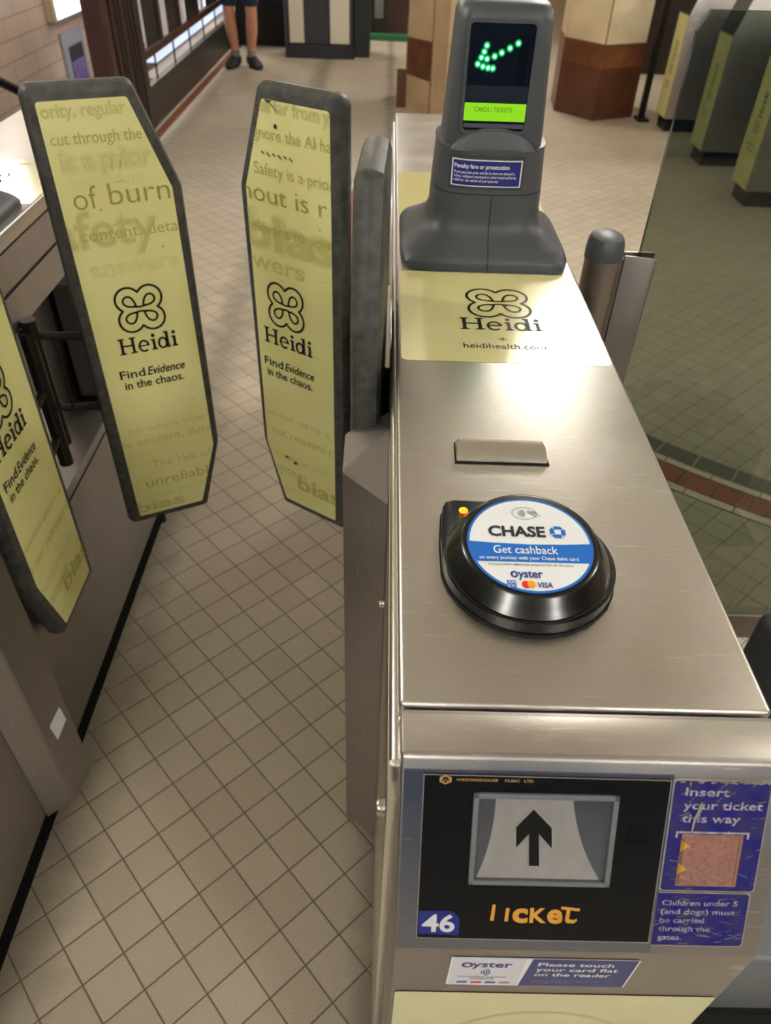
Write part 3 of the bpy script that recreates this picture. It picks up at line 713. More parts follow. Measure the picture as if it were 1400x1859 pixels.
    for k in range(4):
        a = math.radians(90*k); ca, sa = math.cos(a), math.sin(a)
        L0 = [(-.0038, .0042), (-.0038, .0084)]; d.stroke([(ox+x*ca-y*sa, oy+x*sa+y*ca) for x, y in L0], .0011, CHASEW, 4)
    d.text('Get cashback', .0805, .1382, WHITE, w=.0630, h=.0098, layer=3, bold=.006)
    d.text('on every journey with your Chase debit card', .0660, .1304, WHITE, w=.0960, h=.0042, layer=3, bold=.01)
    d.text('See chase.co.uk/tfl for eligibility, limits, exceptions & T&Cs. 18+, UK residents.', .0740, .1228, CHASEK, w=.082, h=.0026, layer=3)
    d.text('yster', .1010, .1082, OYS, w=.0235, h=.0095, layer=3, bold=.022); d.ring(.0975, .1118, .0026, .0032, .0018, OYS, 3)
    d.rect(.0895, .0980, .0955, .1045, mat('card_blue', (44, 96, 190), rough=.3), 3); d.text('AM', .0902, .1003, WHITE, w=.0070, h=.0032, layer=4); d.text('EX', .0902, .0962, WHITE, w=.0070, h=.0032, layer=4)
    d.disc(.1070, .0998, .0038, .0045, RED, 3); d.disc(.1122, .0998, .0038, .0045, ORA, 4)
    d.text('VISA', .1180, .0965, OYS, w=.0140, h=.0062, layer=3, bold=.02, shear=.15)
    ex, ey = .1165, .1925
    d.ring(ex, ey, .0125, .0085, .0005, CHASEK, 3, n=48)
    for k in range(4): d.ring(ex-.0075, ey, .0018+.0020*k, .0020+.0016*k, .0007, CHASEK, 3, -50, 50, 10)
    d.stroke([(ex+.0120, ey-.0055), (ex+.0060, ey-.0005), (ex+.0030, ey+.0030), (ex+.0045, ey+.0042), (ex+.0085, ey+.0010), (ex+.0115, ey+.0018), (ex+.0155, ey-.0035)], .0006, CHASEK, 4)
    d.poly([(ex+.0030, ey+.0030), (ex+.0110, ey+.0040), (ex+.0130, ey-.0010), (ex+.0060, ey-.0005)], mat('print_grey', (170, 174, 178), rough=.3), 3)
    d.build('reader_label', rd, label='round white and blue reader label')
    bm = bmesh.new(); lathe(bm, [(.0046, GH+.0178), (.0046, GH+.0190), (.0034, GH+.0202), (.0005, GH+.0206)], .0640, .2250, 24); obj('status_light', bm, AMBER, rd, smooth=True, label='small amber light')
    # ---- display tower
    tx, ty = .1485, 1.005
    def sq(z, hx_, hy_, e, ox_=0, oy_=0, n=48):
        r = []
        for k in range(n):
            a = 2*PI*(k+.5)/n; c, s_ = math.cos(a), math.sin(a)
            r.append(Vector((tx+ox_+hx_*math.copysign(abs(c)**(2/e), c), ty+oy_+hy_*math.copysign(abs(s_)**(2/e), s_), z)))
        return r
    bm = bmesh.new()
    loft(bm, [sq(GH+.0006, .1430, .1330, 9), sq(GH+.012, .1450, .1340, 8), sq(GH+.019, .1425, .1315, 7), sq(GH+.026, .1360, .1250, 6.5), sq(GH+.033, .1255, .1165, 5.5), sq(GH+.040, .1140, .1075, 5), sq(GH+.048, .1045, .0995, 4.4), sq(GH+.058, .0975, .0935, 4), sq(GH+.070, .0945, .0905, 3.8), sq(GH+.085, .0938, .0897, 3.6)])
    tw = obj('display_tower', bm, GREYP, t, smooth=True, label='charcoal display tower with flared foot')
    bm = bmesh.new()
    pts = [(-.1336, .003), (-.1346, .012), (-.1321, .019), (-.1256, .026), (-.1171, .033), (-.1081, .040), (-.1001, .048), (-.0941, .058), (-.0911, .070), (-.0903, .085), (-.0898, .111)]
    prism(bm, [(tx+.0025, ty+a, GH+z) for a, z in pts]+[(tx+.0025, ty+a+.004, GH+z) for a, z in pts[::-1]], (.0012, 0, 0)); obj('moulding_seam', bm, SEAM, tw)
    bm = bmesh.new()
    loft(bm, [sq(GH+.080, .0945, .0900, 3.4), sq(GH+.112, .0930, .0890, 3.4)]); obj('tower_neck', bm, GREYP, tw, smooth=True)
    bm = bmesh.new()
    loft(bm, [sq(GH+.1128, .0925, .0885, 3.2), sq(GH+.1135, .0935, .0895, 3.2), sq(GH+.174, .0895, .0860, 3.2), sq(GH+.178, .0905, .0870, 3.2), sq(GH+.1810, .0900, .0865, 3.2), sq(GH+.1815, .0860, .083, 3.2)]); sl = obj('tower_sleeve', bm, GREYP, tw, smooth=True)
    # raised hump between sleeve and head
    bm = bmesh.new(); rings = []
    for k in range(13):
        s_ = k/12; hw = .066*math.sqrt(max(0, 1-s_**1.35))+.0006; z = GH+.178+.034*s_; bulge = .0115*(1-s_)**.8
        rings.append([Vector((tx-.003-hw*math.cos(PI*j/24), ty-.0750-bulge*math.sin(PI*j/24)**.6, z)) for j in range(25)]+[Vector((tx-.003+hw, ty-.05, z)), Vector((tx-.003-hw, ty-.05, z))])
    loft(bm, rings); obj('tower_hump', bm, GREYP, tw, smooth=True)
    bm = bmesh.new()
    loft(bm, [sq(GH+.170, .0815, .0770, 4.4, 0, .002), sq(GH+.20, .0800, .0755, 5), sq(GH+.30, .0740, .0735, 5.5), sq(GH+.352, .0712, .0722, 5.5), sq(GH+.364, .0690, .0700, 5), sq(GH+.371, .0640, .0650, 4.5), sq(GH+.374, .054, .056, 4), sq(GH+.3755, .02, .02, 3)])
    hd = obj('display_head', bm, GREYP, tw, smooth=True)
    # screen window, leaning with the head's front
    def fs(u, v, h):
        s_ = (v-(GH+.20))/.10; y = ty-.0755+.0020*s_; return Vector((tx+u, y-.0004-h, v))
    d = Decal(fs)
    bm = bmesh.new()
    z0, z1 = GH+.2085, GH+.347
    for (a0, a1, b0, b1) in ((-.0555, .0490, z0-.006, z0), (-.0545, .0480, z1, z1+.0055), (-.0575, -.0515, z0, z1), (.0430, .0490, z0, z1)):
        pass
    outer = rrect(-.0590, .0465, z0-.007, z1+.006, .010); inner = rrect(-.0545, .0420, z0-.002, z1+.002, .006)
    n = len(outer)
    for rr_, h in ((outer, 0), ):
        O0 = [bm.verts.new(fs(x, y, -.004)) for x, y in outer]; O1 = [bm.verts.new(fs(x, y, .0022)) for x, y in outer]; I1 = [bm.verts.new(fs(x, y, .0022)) for x, y in inner]; I0 = [bm.verts.new(fs(x, y, -.004)) for x, y in inner]
        for k in range(n):
            j = (k+1) % n
            bm.faces.new((O0[k], O0[j], O1[j], O1[k])); bm.faces.new((O1[k], O1[j], I1[j], I1[k])); bm.faces.new((I1[k], I1[j], I0[j], I0[k]))
    obj('screen_frame', bm, GREYP, tw, smooth=True)
    d.poly(inner, SCRN, 2)
    d.rect(-.0535, .0415, z0+.037, z0+.060, SCRN2, 3); d.rect(.020, .034, z0+.064, z0+.128, mat('screen_dark_block', (5, 8, 14), rough=.1), 3)
    d.rect(-.0540, .0415, z0+.0115, z0+.0365, LCD, 4); d.rect(-.0535, .041, z0+.0018, z0+.0080, mat('screen_grey_bar', (80, 84, 100), rough=.3), 4)
    d.text('CARDS / TICKETS', -.0385, z0+.0245, LCDT, w=.058, h=.0062, layer=5)
    scr = d.build('screen', tw, label='dark screen with lime green strip')
    d = Decal(fs)
    for x, z in ((-.0285, 1.4205), (-.0315, 1.4125), (-.0350, 1.4050), (-.0395, 1.3965), (-.0265, 1.4035), (-.0315, 1.3935), (-.0235, 1.3920), (-.0165, 1.3915), (-.0155, 1.4070), (-.0055, 1.4120), (.0060, 1.4180), (.0175, 1.4245)):
        d.disc(x, z, .0058, .0058, LEDG2, 5, 18); d.disc(x, z, .0042, .0042, LEDG, 6, 16); d.disc(x, z, .0023, .0023, LED, 8, 14)
    d.build('arrow_lights', tw, label='green dot arrow pointing down left')
    # curved warning label
    def fc(u, v, h):
        k = (v-(GH+.1135))/.0635; hx_ = .0935-.004*k; hy_ = .0895-.0035*k; e = 3.2
        c = min(.999, abs(u)/hx_); return Vector((tx+u, ty-hy_*(1-c**e)**(1/e)-.0004-h, v))
    d = Decal(fc, step=.0003)
    def bent(x0, x1, y0, y1, r, m, l):
        n = 16
        for k in range(n):
            a, b_ = x0+(x1-x0)*k/n, x0+(x1-x0)*(k+1)/n; d.rect(a, b_, y0, y1, m, l)
    bent(-.0700, .0510, GH+.1155+.0055, GH+.1655+.005, .004, GREYD, 1)
    bent(-.0660, .0470, GH+.1255, GH+.1660, .004, WHITE, 3); bent(-.0640, .0450, GH+.1272, GH+.1643, .004, NAVY, 5)
    d.text('Penalty fare or prosecution', -.0620, GH+.1530, WHITE, w=.088, h=.0062, layer=7, bold=.02)
    for k, (tt, ww) in enumerate((('If you pass this point and fail to show on demand a', .098), ('ticket, validated smartcard or other travel authority', .101), ('valid for the whole of your journey', .072))):
        d.text(tt, -.0620, GH+.1450-.0060*k, WHITE, w=ww, h=.0038, layer=7, bold=.01)
    d.build('warning_label', tw, label='small navy warning label with white border')
    return t

main = root('ticket_gate', (.15, .92, 0), 'brushed steel ticket gate in the foreground with round blue and white card reader', 'ticket gate')
gate_common(main, 'left')
left = root('ticket_gate', (-.864, .92, 0), 'brushed steel ticket gate at the left edge with pillar and open side recess', 'ticket gate')

def copy_tree(o, parent, skip=()):
    c = o.copy(); COL.objects.link(c); c.parent = parent; c.matrix_parent_inverse = o.matrix_parent_inverse.copy()
    for ch in list(o.children): copy_tree(ch, c)
    return c
gl_before = list(main.children)
for ch in gl_before:
    if ch.name.startswith('cabinet_body'): continue
    copy_tree(ch, left)
lb_ = body_mesh('right'); lb_.data.transform(Matrix.Translation((-1.014, 0, 0))); lb_.parent = left; lb_.matrix_parent_inverse = world_of(left).inverted()
# ---- side equipment
def post(parent, x0, sgn, pl, roof):
    """pillar standing out of the cabinet side; sgn -1 grows to -x; hipped roof"""
    X = lambda a: x0+sgn*a
    bm = bmesh.new(); zs = roof['z']
    b = [bm.verts.new((X(a), y, .05)) for a, y in pl]; c = [bm.verts.new((X(a), y, z)) for (a, y), z in zip(pl, zs)]
    n = len(b)
    for k in range(n): bm.faces.new((b[k], b[(k+1) % n], c[(k+1) % n], c[k]))
    bm.faces.new(b[::-1])
    ap = bm.verts.new((X(0), roof['y'], roof['top']))
    for k in range(n-1): bm.faces.new((c[k], c[k+1], ap))
    bm.faces.new((c[n-1], c[0], ap))
    bmesh.ops.recalc_face_normals(bm, faces=bm.faces[:])
    bmesh.ops.dissolve_limit(bm, angle_limit=.01, verts=bm.verts[:], edges=bm.edges[:])
    es = [e for e in bm.edges if e.calc_face_angle(0) > .06]
    bmesh.ops.bevel(bm, geom=es, offset=.0018, segments=2, affect='EDGES')
    return obj('sensor_pillar', bm, STEEL_SIDE, parent)
def slab(P0, D, N_, thick, pts, bev):
    bm = bmesh.new(); n = len(pts)
    cx = sum(p[0] for p in pts)/n; cz = sum(p[1] for p in pts)/n
    rings = []
    prof = [(-thick, bev), (-thick+bev*.3, bev*.3), (-thick+bev, 0), (-bev, 0), (-bev*.3, bev*.3), (0, bev)]
    for d_, ins in prof:
        r = []
        for i, (s_, z) in enumerate(pts):
            a = Vector(pts[i-1]); b = Vector(pts[(i+1) % n]); t_ = (b-a).normalized(); nn = Vector((-t_.y, t_.x))
            if nn.dot(Vector((cx-s_, cz-z))) < 0: nn = -nn
            q = Vector((s_, z))+nn*ins; r.append(P0+D*q.x+N_*d_+Vector((0, 0, q.y)))
        rings.append(r)
    loft(bm, rings); return bm
def paddle(parent, name, P0, az, nrm, design, mirror, label, arm=None, thick=.042, T=0):
    D = Vector((math.sin(az), math.cos(az), 0)); Nn = Vector(nrm).normalized(); P0 = Vector((P0[0], P0[1], 0))
    poly = [(-.004, .383), (.190, .383), (.240, .565), (.240, 1.152), (.178, 1.333), (-.004, 1.333)]
    outer = roundpoly(poly, [.016, .014, .03, .03, .018, .022], 6)
    pad = obj('paddle', slab(P0, D, Nn, thick, outer, .015), RUBBER, parent, smooth=True, label=label)
    yp = [(.022, .405), (.176, .405), (.2235, .563), (.2190, 1.153), (.1650, 1.308), (.0170, 1.308)]
    yc = roundpoly(yp, .006, 4)
    fm = (lambda u, v, h: P0+D*(-u)+Nn*(h+.0006)+Vector((0, 0, v))) if mirror else (lambda u, v, h: P0+D*u+Nn*(h+.0006)+Vector((0, 0, v)))
    sg = -1 if mirror else 1
    yc2 = [(sg*a, b) for a, b in yc]
    if mirror: yc2 = yc2[::-1]
    d = Decal(fm, clip=[(sg*a, b) for a, b in (yp if not mirror else yp[::-1])])
    d.poly(yc2, YEL, 0, clip=yc2)
    o = .1185 if not mirror else -.1380
    d.clover(o, .929, .0455, .0470, INK, 9, wd=.047)
    d.wordmark(.0612 if not mirror else -.2015, .8352, .1200 if not mirror else .1290, .036, INK, 9)
    x0, x1 = (.0505, .0560) if not mirror else (-.2075, -.2020)
    d.text('Find', x0, .7795, INK, w=.052, h=.0190, layer=9, bold=.008); d.text('Evidence', x0+.057, .7795, INK, w=.080, h=.0190, layer=9, bold=.010, shear=.28)
    d.text('in the chaos.', x1, .7535, INK, w=.126, h=.0185, layer=9, bold=.008)
    # washed-out lines of print above and below
    if design == 'A':
        d.soft('ority, regular', .0218, 1.2830, (T5, T4, T3), w=.138, h=.020, spread=.06)
        d.text('cut through the', .0270, 1.2405, T2, w=.153, h=.0190, layer=5)
        d.soft('is a prior', .0330, 1.1990, (T5, T5, T4), w=.158, h=.0300, spread=.12, base=.03)
        d.text('procedure', .044, 1.170, T5, w=.13, h=.018, layer=2)
        d.soft('afety', -.0100, 1.0620, (T5, T4, T3), w=.190, h=.064, spread=.05, base=.0)
        d.text('of', .0405, 1.1310, T1, w=.042, h=.0400, layer=6, bold=-.008); d.text('burn', .1030, 1.1340, T1, w=.110, h=.0380, layer=6, bold=-.008)
        d.text('e', .0200, 1.0640, T3, w=.010, h=.022, layer=5); d.text('content, detai', .0385, 1.0740, T2, w=.186, h=.0215, layer=6)
        d.soft('answers', .040, 1.005, (T5, T5), w=.17, h=.030, spread=.05)
        d.soft('be when you h', .040, .6400, (T5, T4), w=.195, h=.0170, spread=.04)
        d.text('ble content, deta', .0070, .6060, T3, w=.218, h=.0205, layer=5); d.text('some safety can', .0400, .5790, T5, w=.16, h=.013, layer=3)
        d.text('The risk of', .0750, .5370, T3, w=.142, h=.0210, layer=5); d.text('unreliable', .0530, .4850, T2, w=.170, h=.0260, layer=5)
        d.text('the public ri', .0700, .4520, T4, w=.160, h=.0140, layer=3); d.soft('bias', .0150, .4150, (T4, T3), w=.12, h=.030, spread=.05)
    else:
        d.soft('well far from y', -.1950, 1.2880, (T5, T4, T3), w=.178, h=.022, spread=.05)
        d.text('Ignore the AI hai', -.1935, 1.2440, T2, w=.184, h=.0200, layer=5)
        d.text('Safety is a prior', -.1935, 1.1815, T2, w=.184, h=.0210, layer=5)
        d.text('nout is r', -.2290, 1.1320, T1, w=.203, h=.0330, layer=7, bold=-.008)
        d.soft('bias', -.2330, 1.0440, (T5, T4, T3), w=.222, h=.0680, layer=1, spread=.07, base=.02)
        d.text('relevant to your', -.2240, 1.0730, T2, w=.216, h=.0210, layer=6)
        d.soft('swers', -.2450, .9970, (T5, T4, T3), w=.160, h=.0340, spread=.05)
        d.soft('needed same q', -.2330, .6450, (T5, T4), w=.200, h=.0170, spread=.04)
        d.text('is not relevant t', -.2310, .5960, T3, w=.205, h=.0210, layer=5)
        d.text('burnout is real', -.2230, .5320, T4, w=.180, h=.0190, layer=5)
        d.text('ontent', -.2080, .4870, T3, w=.105, h=.0260, layer=5); d.soft('bias', -.1350, .4560, (T4, T3, T2), w=.130, h=.040, layer=2, spread=.05)
        d.text('overwhelm', -.190, .435, T5, w=.12, h=.014, layer=3)
    rs = random.Random(len(label)*3+int(P0.y*100))
    for k in range(26):  # scuff marks
        x = sg*rs.uniform(.03, .20); z = rs.choice((rs.uniform(.42, .7), rs.uniform(.95, 1.29))); l = rs.uniform(.003, .018)
        d.stroke([(x, z), (x+l, z+l*rs.uniform(-.15, .15))], rs.uniform(.0003, .0009), T2, 10)
    for k in range(5):
        x = sg*rs.uniform(.04, .20); z = rs.uniform(.42, 1.29); d.disc(x, z, .0018, .0014, mat('dark_scuff', (96, 90, 56), rough=.6), 10, 8)
    if T:
        d.disc(-.1350, 1.268, .0035, .0042, INK, 11, 9)
        for k in range(6): d.stroke([(-.172+.013*k, 1.222), (-.165+.013*k, 1.219-.003*(k % 2))], .0030, mat('dark_scuff', (96, 90, 56), rough=.6), 11)
        d.stroke([(-.150, 1.308), (-.130, 1.292)], .0014, INK, 11); d.poly([(-.158, 1.309), (-.136, 1.309), (-.150, 1.303)], RUBBER, 11)
        d.disc(-.1370, .532, .0055, .0042, INK, 11, 9); d.stroke([(-.168, .541), (-.157, .540)], .0045, INK, 11)
    d.build('paddle_sticker', pad, label='yellow advertising sticker with black clover emblem' )
    if arm:
        bm = bmesh.new()
        for z in arm['z']:
            e = P0+D*.006-Nn*thick*.5+Vector((0, 0, z)); s_ = Vector((arm['x'], arm['y'], z+arm.get('dz', .004)))
            mid = s_.lerp(e, .75)+Vector((0, 0, .002))
            tube(bm, [s_, mid, e], .0085, 10)
        tube(bm, [(arm['x'], arm['y'], arm['z0']), (arm['x'], arm['y'], arm['z1'])], .0150, 14)
        if arm.get('rod'): r_ = arm['rod']; tube(bm, [(r_[0], r_[1], arm['z'][0]+.02), (r_[0], r_[1], arm['z'][1]+.02)], .0022, 8)
        obj('hinge_arm', bm, mat('black_hinge_metal', (38, 34, 32), rough=.35, metal=.5), pad, smooth=True)
    return pad

# near gate, its passage side is x < 0
pp = post(main, -.009, -1, [(0, .398), (.0625, .440), (.0630, .525), (0, .600)], dict(z=(.978, .999, 1.002, .992), y=.516, top=1.016))
bm = bmesh.new()
box(bm, -.0100, .0005, -.052, .86, .060, 1.052, bev=.0015); box(bm, -.0100, .0005, 1.57, 1.955, .060, 1.052, bev=.0015); box(bm, -.0100, .0005, .86, 1.57, .945, 1.052, bev=.0015); box(bm, -.0100, .0005, .86, 1.57, .060, .535, bev=.0015)
obj('side_panel', bm, STEEL_EDGE, main, smooth=True)
bm = bmesh.new(); tube(bm, [(-.0030, -.034, GH-.024), (-.0030, 1.95, GH-.024)], .0062, 12); obj('lid_edge_strip', bm, STEEL_EDGE, main, smooth=True)
bm = bmesh.new()
def screw(bm, x, y, z, s, r=.0085, l=.007):
    rings = []
    for rr_, dx in ((r, 0), (r, l*.5), (r*.92, l*.6), (r*.92, l*.7), (r*.8, l), (r*.1, l*1.05)):
        rings.append([Vector((x+s*dx, y+rr_*math.cos(2*PI*k/20), z+rr_*math.sin(2*PI*k/20))) for k in range(20)])
    loft(bm, rings)
screw(bm, -.0100, -.018, .975, -1); o = obj('screw', bm, SCREW, main, smooth=True)
bm = bmesh.new(); screw(bm, -.0100, .385, .80, -1, .007); obj('screw', bm, SCREW, main, smooth=True)
# hinge cover
bm = bmesh.new()
pl = [(0, .765), (-.026, .775), (-.045, .845), (-.045, 1.030), (-.036, 1.085), (0, 1.105)]
prism(bm, [(-.008+x, y, .930) for x, y in pl], (0, 0, .042), bev=.0015); obj('hinge_cover', bm, STEEL, main, smooth=True)
bm = bmesh.new(); box(bm, -.034, -.010, .80, 1.05, .62, .930); obj('hinge_block', bm, BLKM, main)
paddle(main, 'p2', (-.105, 1.0), math.radians(-57), (-.545, -.839, 0), 'B', True, 'ajar paddle with yellow sticker in worn grey rubber edging', arm=dict(x=-.030, y=.965, z=(.893, .715), z0=.66, z1=.94), T=1)
paddle(main, 'nr', (-.0575, .785), math.radians(182.2), (-.9993, .0384, 0), 'B', False, 'folded paddle seen edge on as a grey rubber tube', arm=dict(x=-.030, y=.930, z=(.80, .69), z0=.62, z1=.93))

# left gate, its passage side is x > -.714
pl_ = post(left, -.714, 1, [(0, .425), (.043, .466), (.061, .543), (.042, .566), (0, .590)], dict(z=(.978, .990, .999, 1.0, .992), y=.525, top=1.016))
dm = Decal(lambda u, v, h: Vector((-.671+.018*((u-.466)/.079), u, v))+Vector((.0008+h, -.0002, 0)))
dm.poly([(.487, .300), (.527, .312), (.530, .262), (.492, .245)], CHASEW, 1); dm.build('reflector', pl_, label='small white reflector patch')
paddle(left, 'p1', (-.62, .9995), math.radians(64), (.438, -.899, 0), 'A', False, 'ajar paddle with yellow sticker in worn grey rubber edging', arm=dict(x=-.700, y=.955, z=(.876, .711), dz=.036, z0=.66, z1=.945, rod=(-.668, .972)))
paddle(left, 'nl', (-.665, .842), math.radians(180), (1, 0, 0), 'B', True, 'folded paddle lying along the side of the gate', arm=dict(x=-.700, y=.935, z=(.80, .69), z0=.62, z1=.93))
bm = bmesh.new(); box(bm, -.80, -.722, 1.30, 1.5, .56, .86, bev=.004); obj('hinge_housing', bm, mat('dull_grey_metal', (120, 116, 112), rough=.4, metal=.7), left)
bm = bmesh.new(); tube(bm, [(-.560, 1.040, .366), (-.560, 1.040, .395)], .010, 12); obj('bottom_pivot', bm, BLKM, left)

# ================================================================== GLASS WIDE GATE
gg = root('glass_gate', (.37, .95, 0), 'tinted glass barrier held by an aluminium post right of the near gate', 'glass gate')
Y = .95
bm = bmesh.new(); n = 24
def dsec(z, k=1.0, sh=0): return [Vector((.367+.031*k*math.cos(2*PI*i/n), Y+.002+.040*k*math.sin(2*PI*i/n), z+sh*math.sin(2*PI*i/n))) for i in range(n)]
loft(bm, [dsec(0), dsec(1.105)]); obj('gate_post', bm, ALU, gg, smooth=True)
bm = bmesh.new(); loft(bm, [dsec(1.100, 1.05, -.006), dsec(1.116, 1.06, -.004), dsec(1.130, 1.02), dsec(1.140, .90), dsec(1.145, .6), dsec(1.146, .1)]); obj('post_cap', bm, GREYP, gg, smooth=True, label='dark grey rounded cap')
bm = bmesh.new(); prism(bm, [(.404, Y-.006, .10), (.462, Y-.006, .10), (.462, Y-.006, 1.098), (.457, Y-.006, 1.104), (.404, Y-.006, 1.108)], (0, .005, 0), bev=.001); box(bm, .402, .462, Y+.013, Y+.018, .10, 1.108); box(bm, .395, .425, Y-.001, Y+.013, .10, 1.10); obj('clamp_bar', bm, ALU, gg, smooth=True)
bm = bmesh.new(); gp = [(.4312, .170), (1.45, .170), (1.45, 1.472), (.4460, 1.472), (.4312, 1.445)]
prism(bm, [(x, Y, z) for x, z in gp], (0, .010, 0))
for f in bm.faces:
    if abs(f.normal.y) < .5: f.material_index = 1
bm.normal_update()
for f in bm.faces: f.material_index = 0 if abs(f.normal.y) > .5 else 1
obj('glass_panel', bm, [GLASS, GLASSEDGE], gg)
bm = bmesh.new(); box(bm, .40, 1.45, Y-.006, Y+.030, .085, .172, bev=.004); obj('bottom_rail', bm, ALU, gg, smooth=True)
hz = root('gate_housing', (.78, .3, 0), 'low grey moulded housing on a black foot, right of the near gate', 'housing')
bm = bmesh.new(); box(bm, .43, 1.15, .075, .42, .105, .335, bev=.018, seg=4); obj('cover', bm, GREYP2, hz, smooth=True)
bm = bmesh.new(); box(bm, .40, 1.20, .00, .50, 0, .012); box(bm, .45, 1.13, .095, .40, .0, .107); obj('foot', bm, mat('black_foot', (26, 25, 25), rough=.7), hz)
bm = bmesh.new(); box(bm, .705, .86, .44, .60, .012, .575, bev=.02, seg=4); obj('upright', bm, GREYP, hz, smooth=True)

# ================================================================== FAR GATES
def far_gate(y0, label):
    t = root('ticket_gate', (2.33, y0+.135, 0), label, 'ticket gate', 'row of ticket gates at the back')
    y1 = y0+.268; x = 2.33; L_ = 1.9
    bm = bmesh.new()
    prism(bm, [(x+.012, y0, .10), (x+.012, y0, .84), (x+.09, y0, 1.09), (x+L_, y0, 1.09), (x+L_, y0, .10)], (0, .268, 0), bev=.006); obj('cabinet_body', bm, STEEL_SIDE, t, smooth=True)
    bm = bmesh.new(); box(bm, x+.04, x+L_-.04, y0+.02, y1-.02, 0, .101); obj('plinth', bm, BLKM, t)
    bm = bmesh.new(); prism(bm, [(x+.008, y0+.01, .845), (x+.085, y0+.01, 1.085), (x+.089, y0+.01, 1.083), (x+.013, y0+.01, .843)], (0, .248, 0)); obj('ticket_faceplate', bm, BLKM, t)
    for xx in (x+.42, x+1.1):
        bm = bmesh.new(); box(bm, xx, xx+.004, y0-.0012, y0, .12, 1.06); obj('panel_joint', bm, SEAM, t)
    fm = lambda u, v, h: Vector((x+.0115-h, y1-u, v))
    d = Decal(fm, step=.0006); d.rect(.004, .264, .105, .835, YEL, 0, r=.003)
    d2 = Decal(lambda u, v, h: fm(.134-(v-.5), .5+(u-.134), h), step=.0006)
    # print runs up the strip
    d2.clover(.134-.045+.0, .500, .034, .038, INK, 2); d2.wordmark(.134+.01, .476, .145, .050, INK, 2)
    d.text('Find Evidence', .06, .345, INK, w=.13, h=.018, layer=2); d.text('in the chaos.', .07, .315, INK, w=.11, h=.018, layer=2); d.text('+', .12, .17, INK, w=.015, h=.02, layer=2)
    s_ = d.build('front_sticker', t, label='tall yellow sticker'); d2.build('sticker_print', s_)
    bm = bmesh.new(); box(bm, x+.55, x+.80, y0+.01, y1-.01, 1.09, 1.102, bev=.004); box(bm, x+.62, x+.74, y0+.06, y1-.06, 1.102, 1.42, bev=.02, seg=3); obj('display_tower', bm, GREYP, t, smooth=True)
    return t
far_gate(6.655, 'back ticket gate with yellow strip beside the black pole, seen past the glass edge')
far_gate(5.665, 'ticket gate with yellow strip seen through the glass, middle of the back row')
far_gate(4.735, 'ticket gate with yellow strip seen through the glass at the right picture edge')

# ================================================================== COLUMNS
c = root('column', (.42, 7.25, 0), 'square cream marble column with brown marble patch behind the gate display', 'column')
bm = bmesh.new()
v0 = Vector((.135, 7.23, 0)); v1 = Vector((.462, 6.78, 0)); dd = (v1-v0).normalized(); nn = Vector((dd.y, -dd.x, 0))
if nn.y > 0: nn = -nn
qd = [v0, v1, v1+Vector((.55, .28, 0)), v0+Vector((.55, .80, 0)), v0+Vector((.12, .60, 0))]
prism(bm, [tuple(p) for p in qd], (0, 0, CEIL)); obj('shaft', bm, MARB, c)
def panel(u0, u1, z00, z01, z10, z11, m, nm, h=.004):
    bm = bmesh.new(); a = v0+dd*u0; b = v0+dd*u1
    prism(bm, [tuple(a+Vector((0, 0, z00))), tuple(b+Vector((0, 0, z10))), tuple(b+Vector((0, 0, z11))), tuple(a+Vector((0, 0, z01)))], tuple(nn*h)); return obj(nm, bm, m, c)
panel(.0, .352, .275, .555, .265, .56, MARBR, 'brown_marble_patch')
panel(.345, .362, 0, CEIL, 0, CEIL, mat('mottled_joint', (150, 128, 96), rough=.7, var=.5, vscale=30, var2=(104, 100, 70)), 'corner_joint', .002)
panel(-.004, .008, .70, CEIL, .70, CEIL, JOINT, 'edge_joint', .003)
bm = bmesh.new(); box(bm, .055, .14, 7.22, 7.5, 0, .26); obj('brown_marble_foot', bm, MARBR2, c)

c = root('column', (1.85, 7.4, 0), 'faceted column with cream marble shaft on tall brown marble base', 'column')
base = [(1.80, 6.95), (1.52, 7.32), (1.56, 7.75), (1.9, 7.95), (2.22, 7.70), (2.20, 7.15)]
bm = bmesh.new(); prism(bm, [(x, y, 0) for x, y in base], (0, 0, .58), bev=.004); obj('base', bm, MARBR, c)
bm = bmesh.new(); b1 = [(1.80+(x-1.80)*1.006, 6.95+(y-6.95)*1.0-.004, 0) for x, y in base]; prism(bm, [(x, y, .005) for x, y, z in b1], (0, 0, .40)); obj('base_slab', bm, MARBR2, c)
cxm = sum(x for x, y in base)/6; cym = sum(y for x, y in base)/6
bm = bmesh.new(); prism(bm, [(cxm+(x-cxm)*.985, cym+(y-cym)*.985, .58) for x, y in base], (0, 0, CEIL-.58), bev=.003); obj('shaft', bm, MARBW, c)
bm = bmesh.new(); box(bm, 1.795, 1.803, 6.955, 6.968, .58, CEIL); obj('corner_joint', bm, JOINT, c)

# black queue pole beside the column
p = root('barrier_pole', (2.24, 7.1, 0), 'slim black pole standing between the faceted column and the back gate', 'pole')
bm = bmesh.new(); box(bm, 2.235, 2.285, 7.02, 7.07, .02, 2.2, bev=.006); obj('pole', bm, BLKM, p)
bm = bmesh.new(); box(bm, 2.215, 2.32, 6.97, 7.12, 0, .025, bev=.005); obj('foot_plate', bm, BLKM, p)

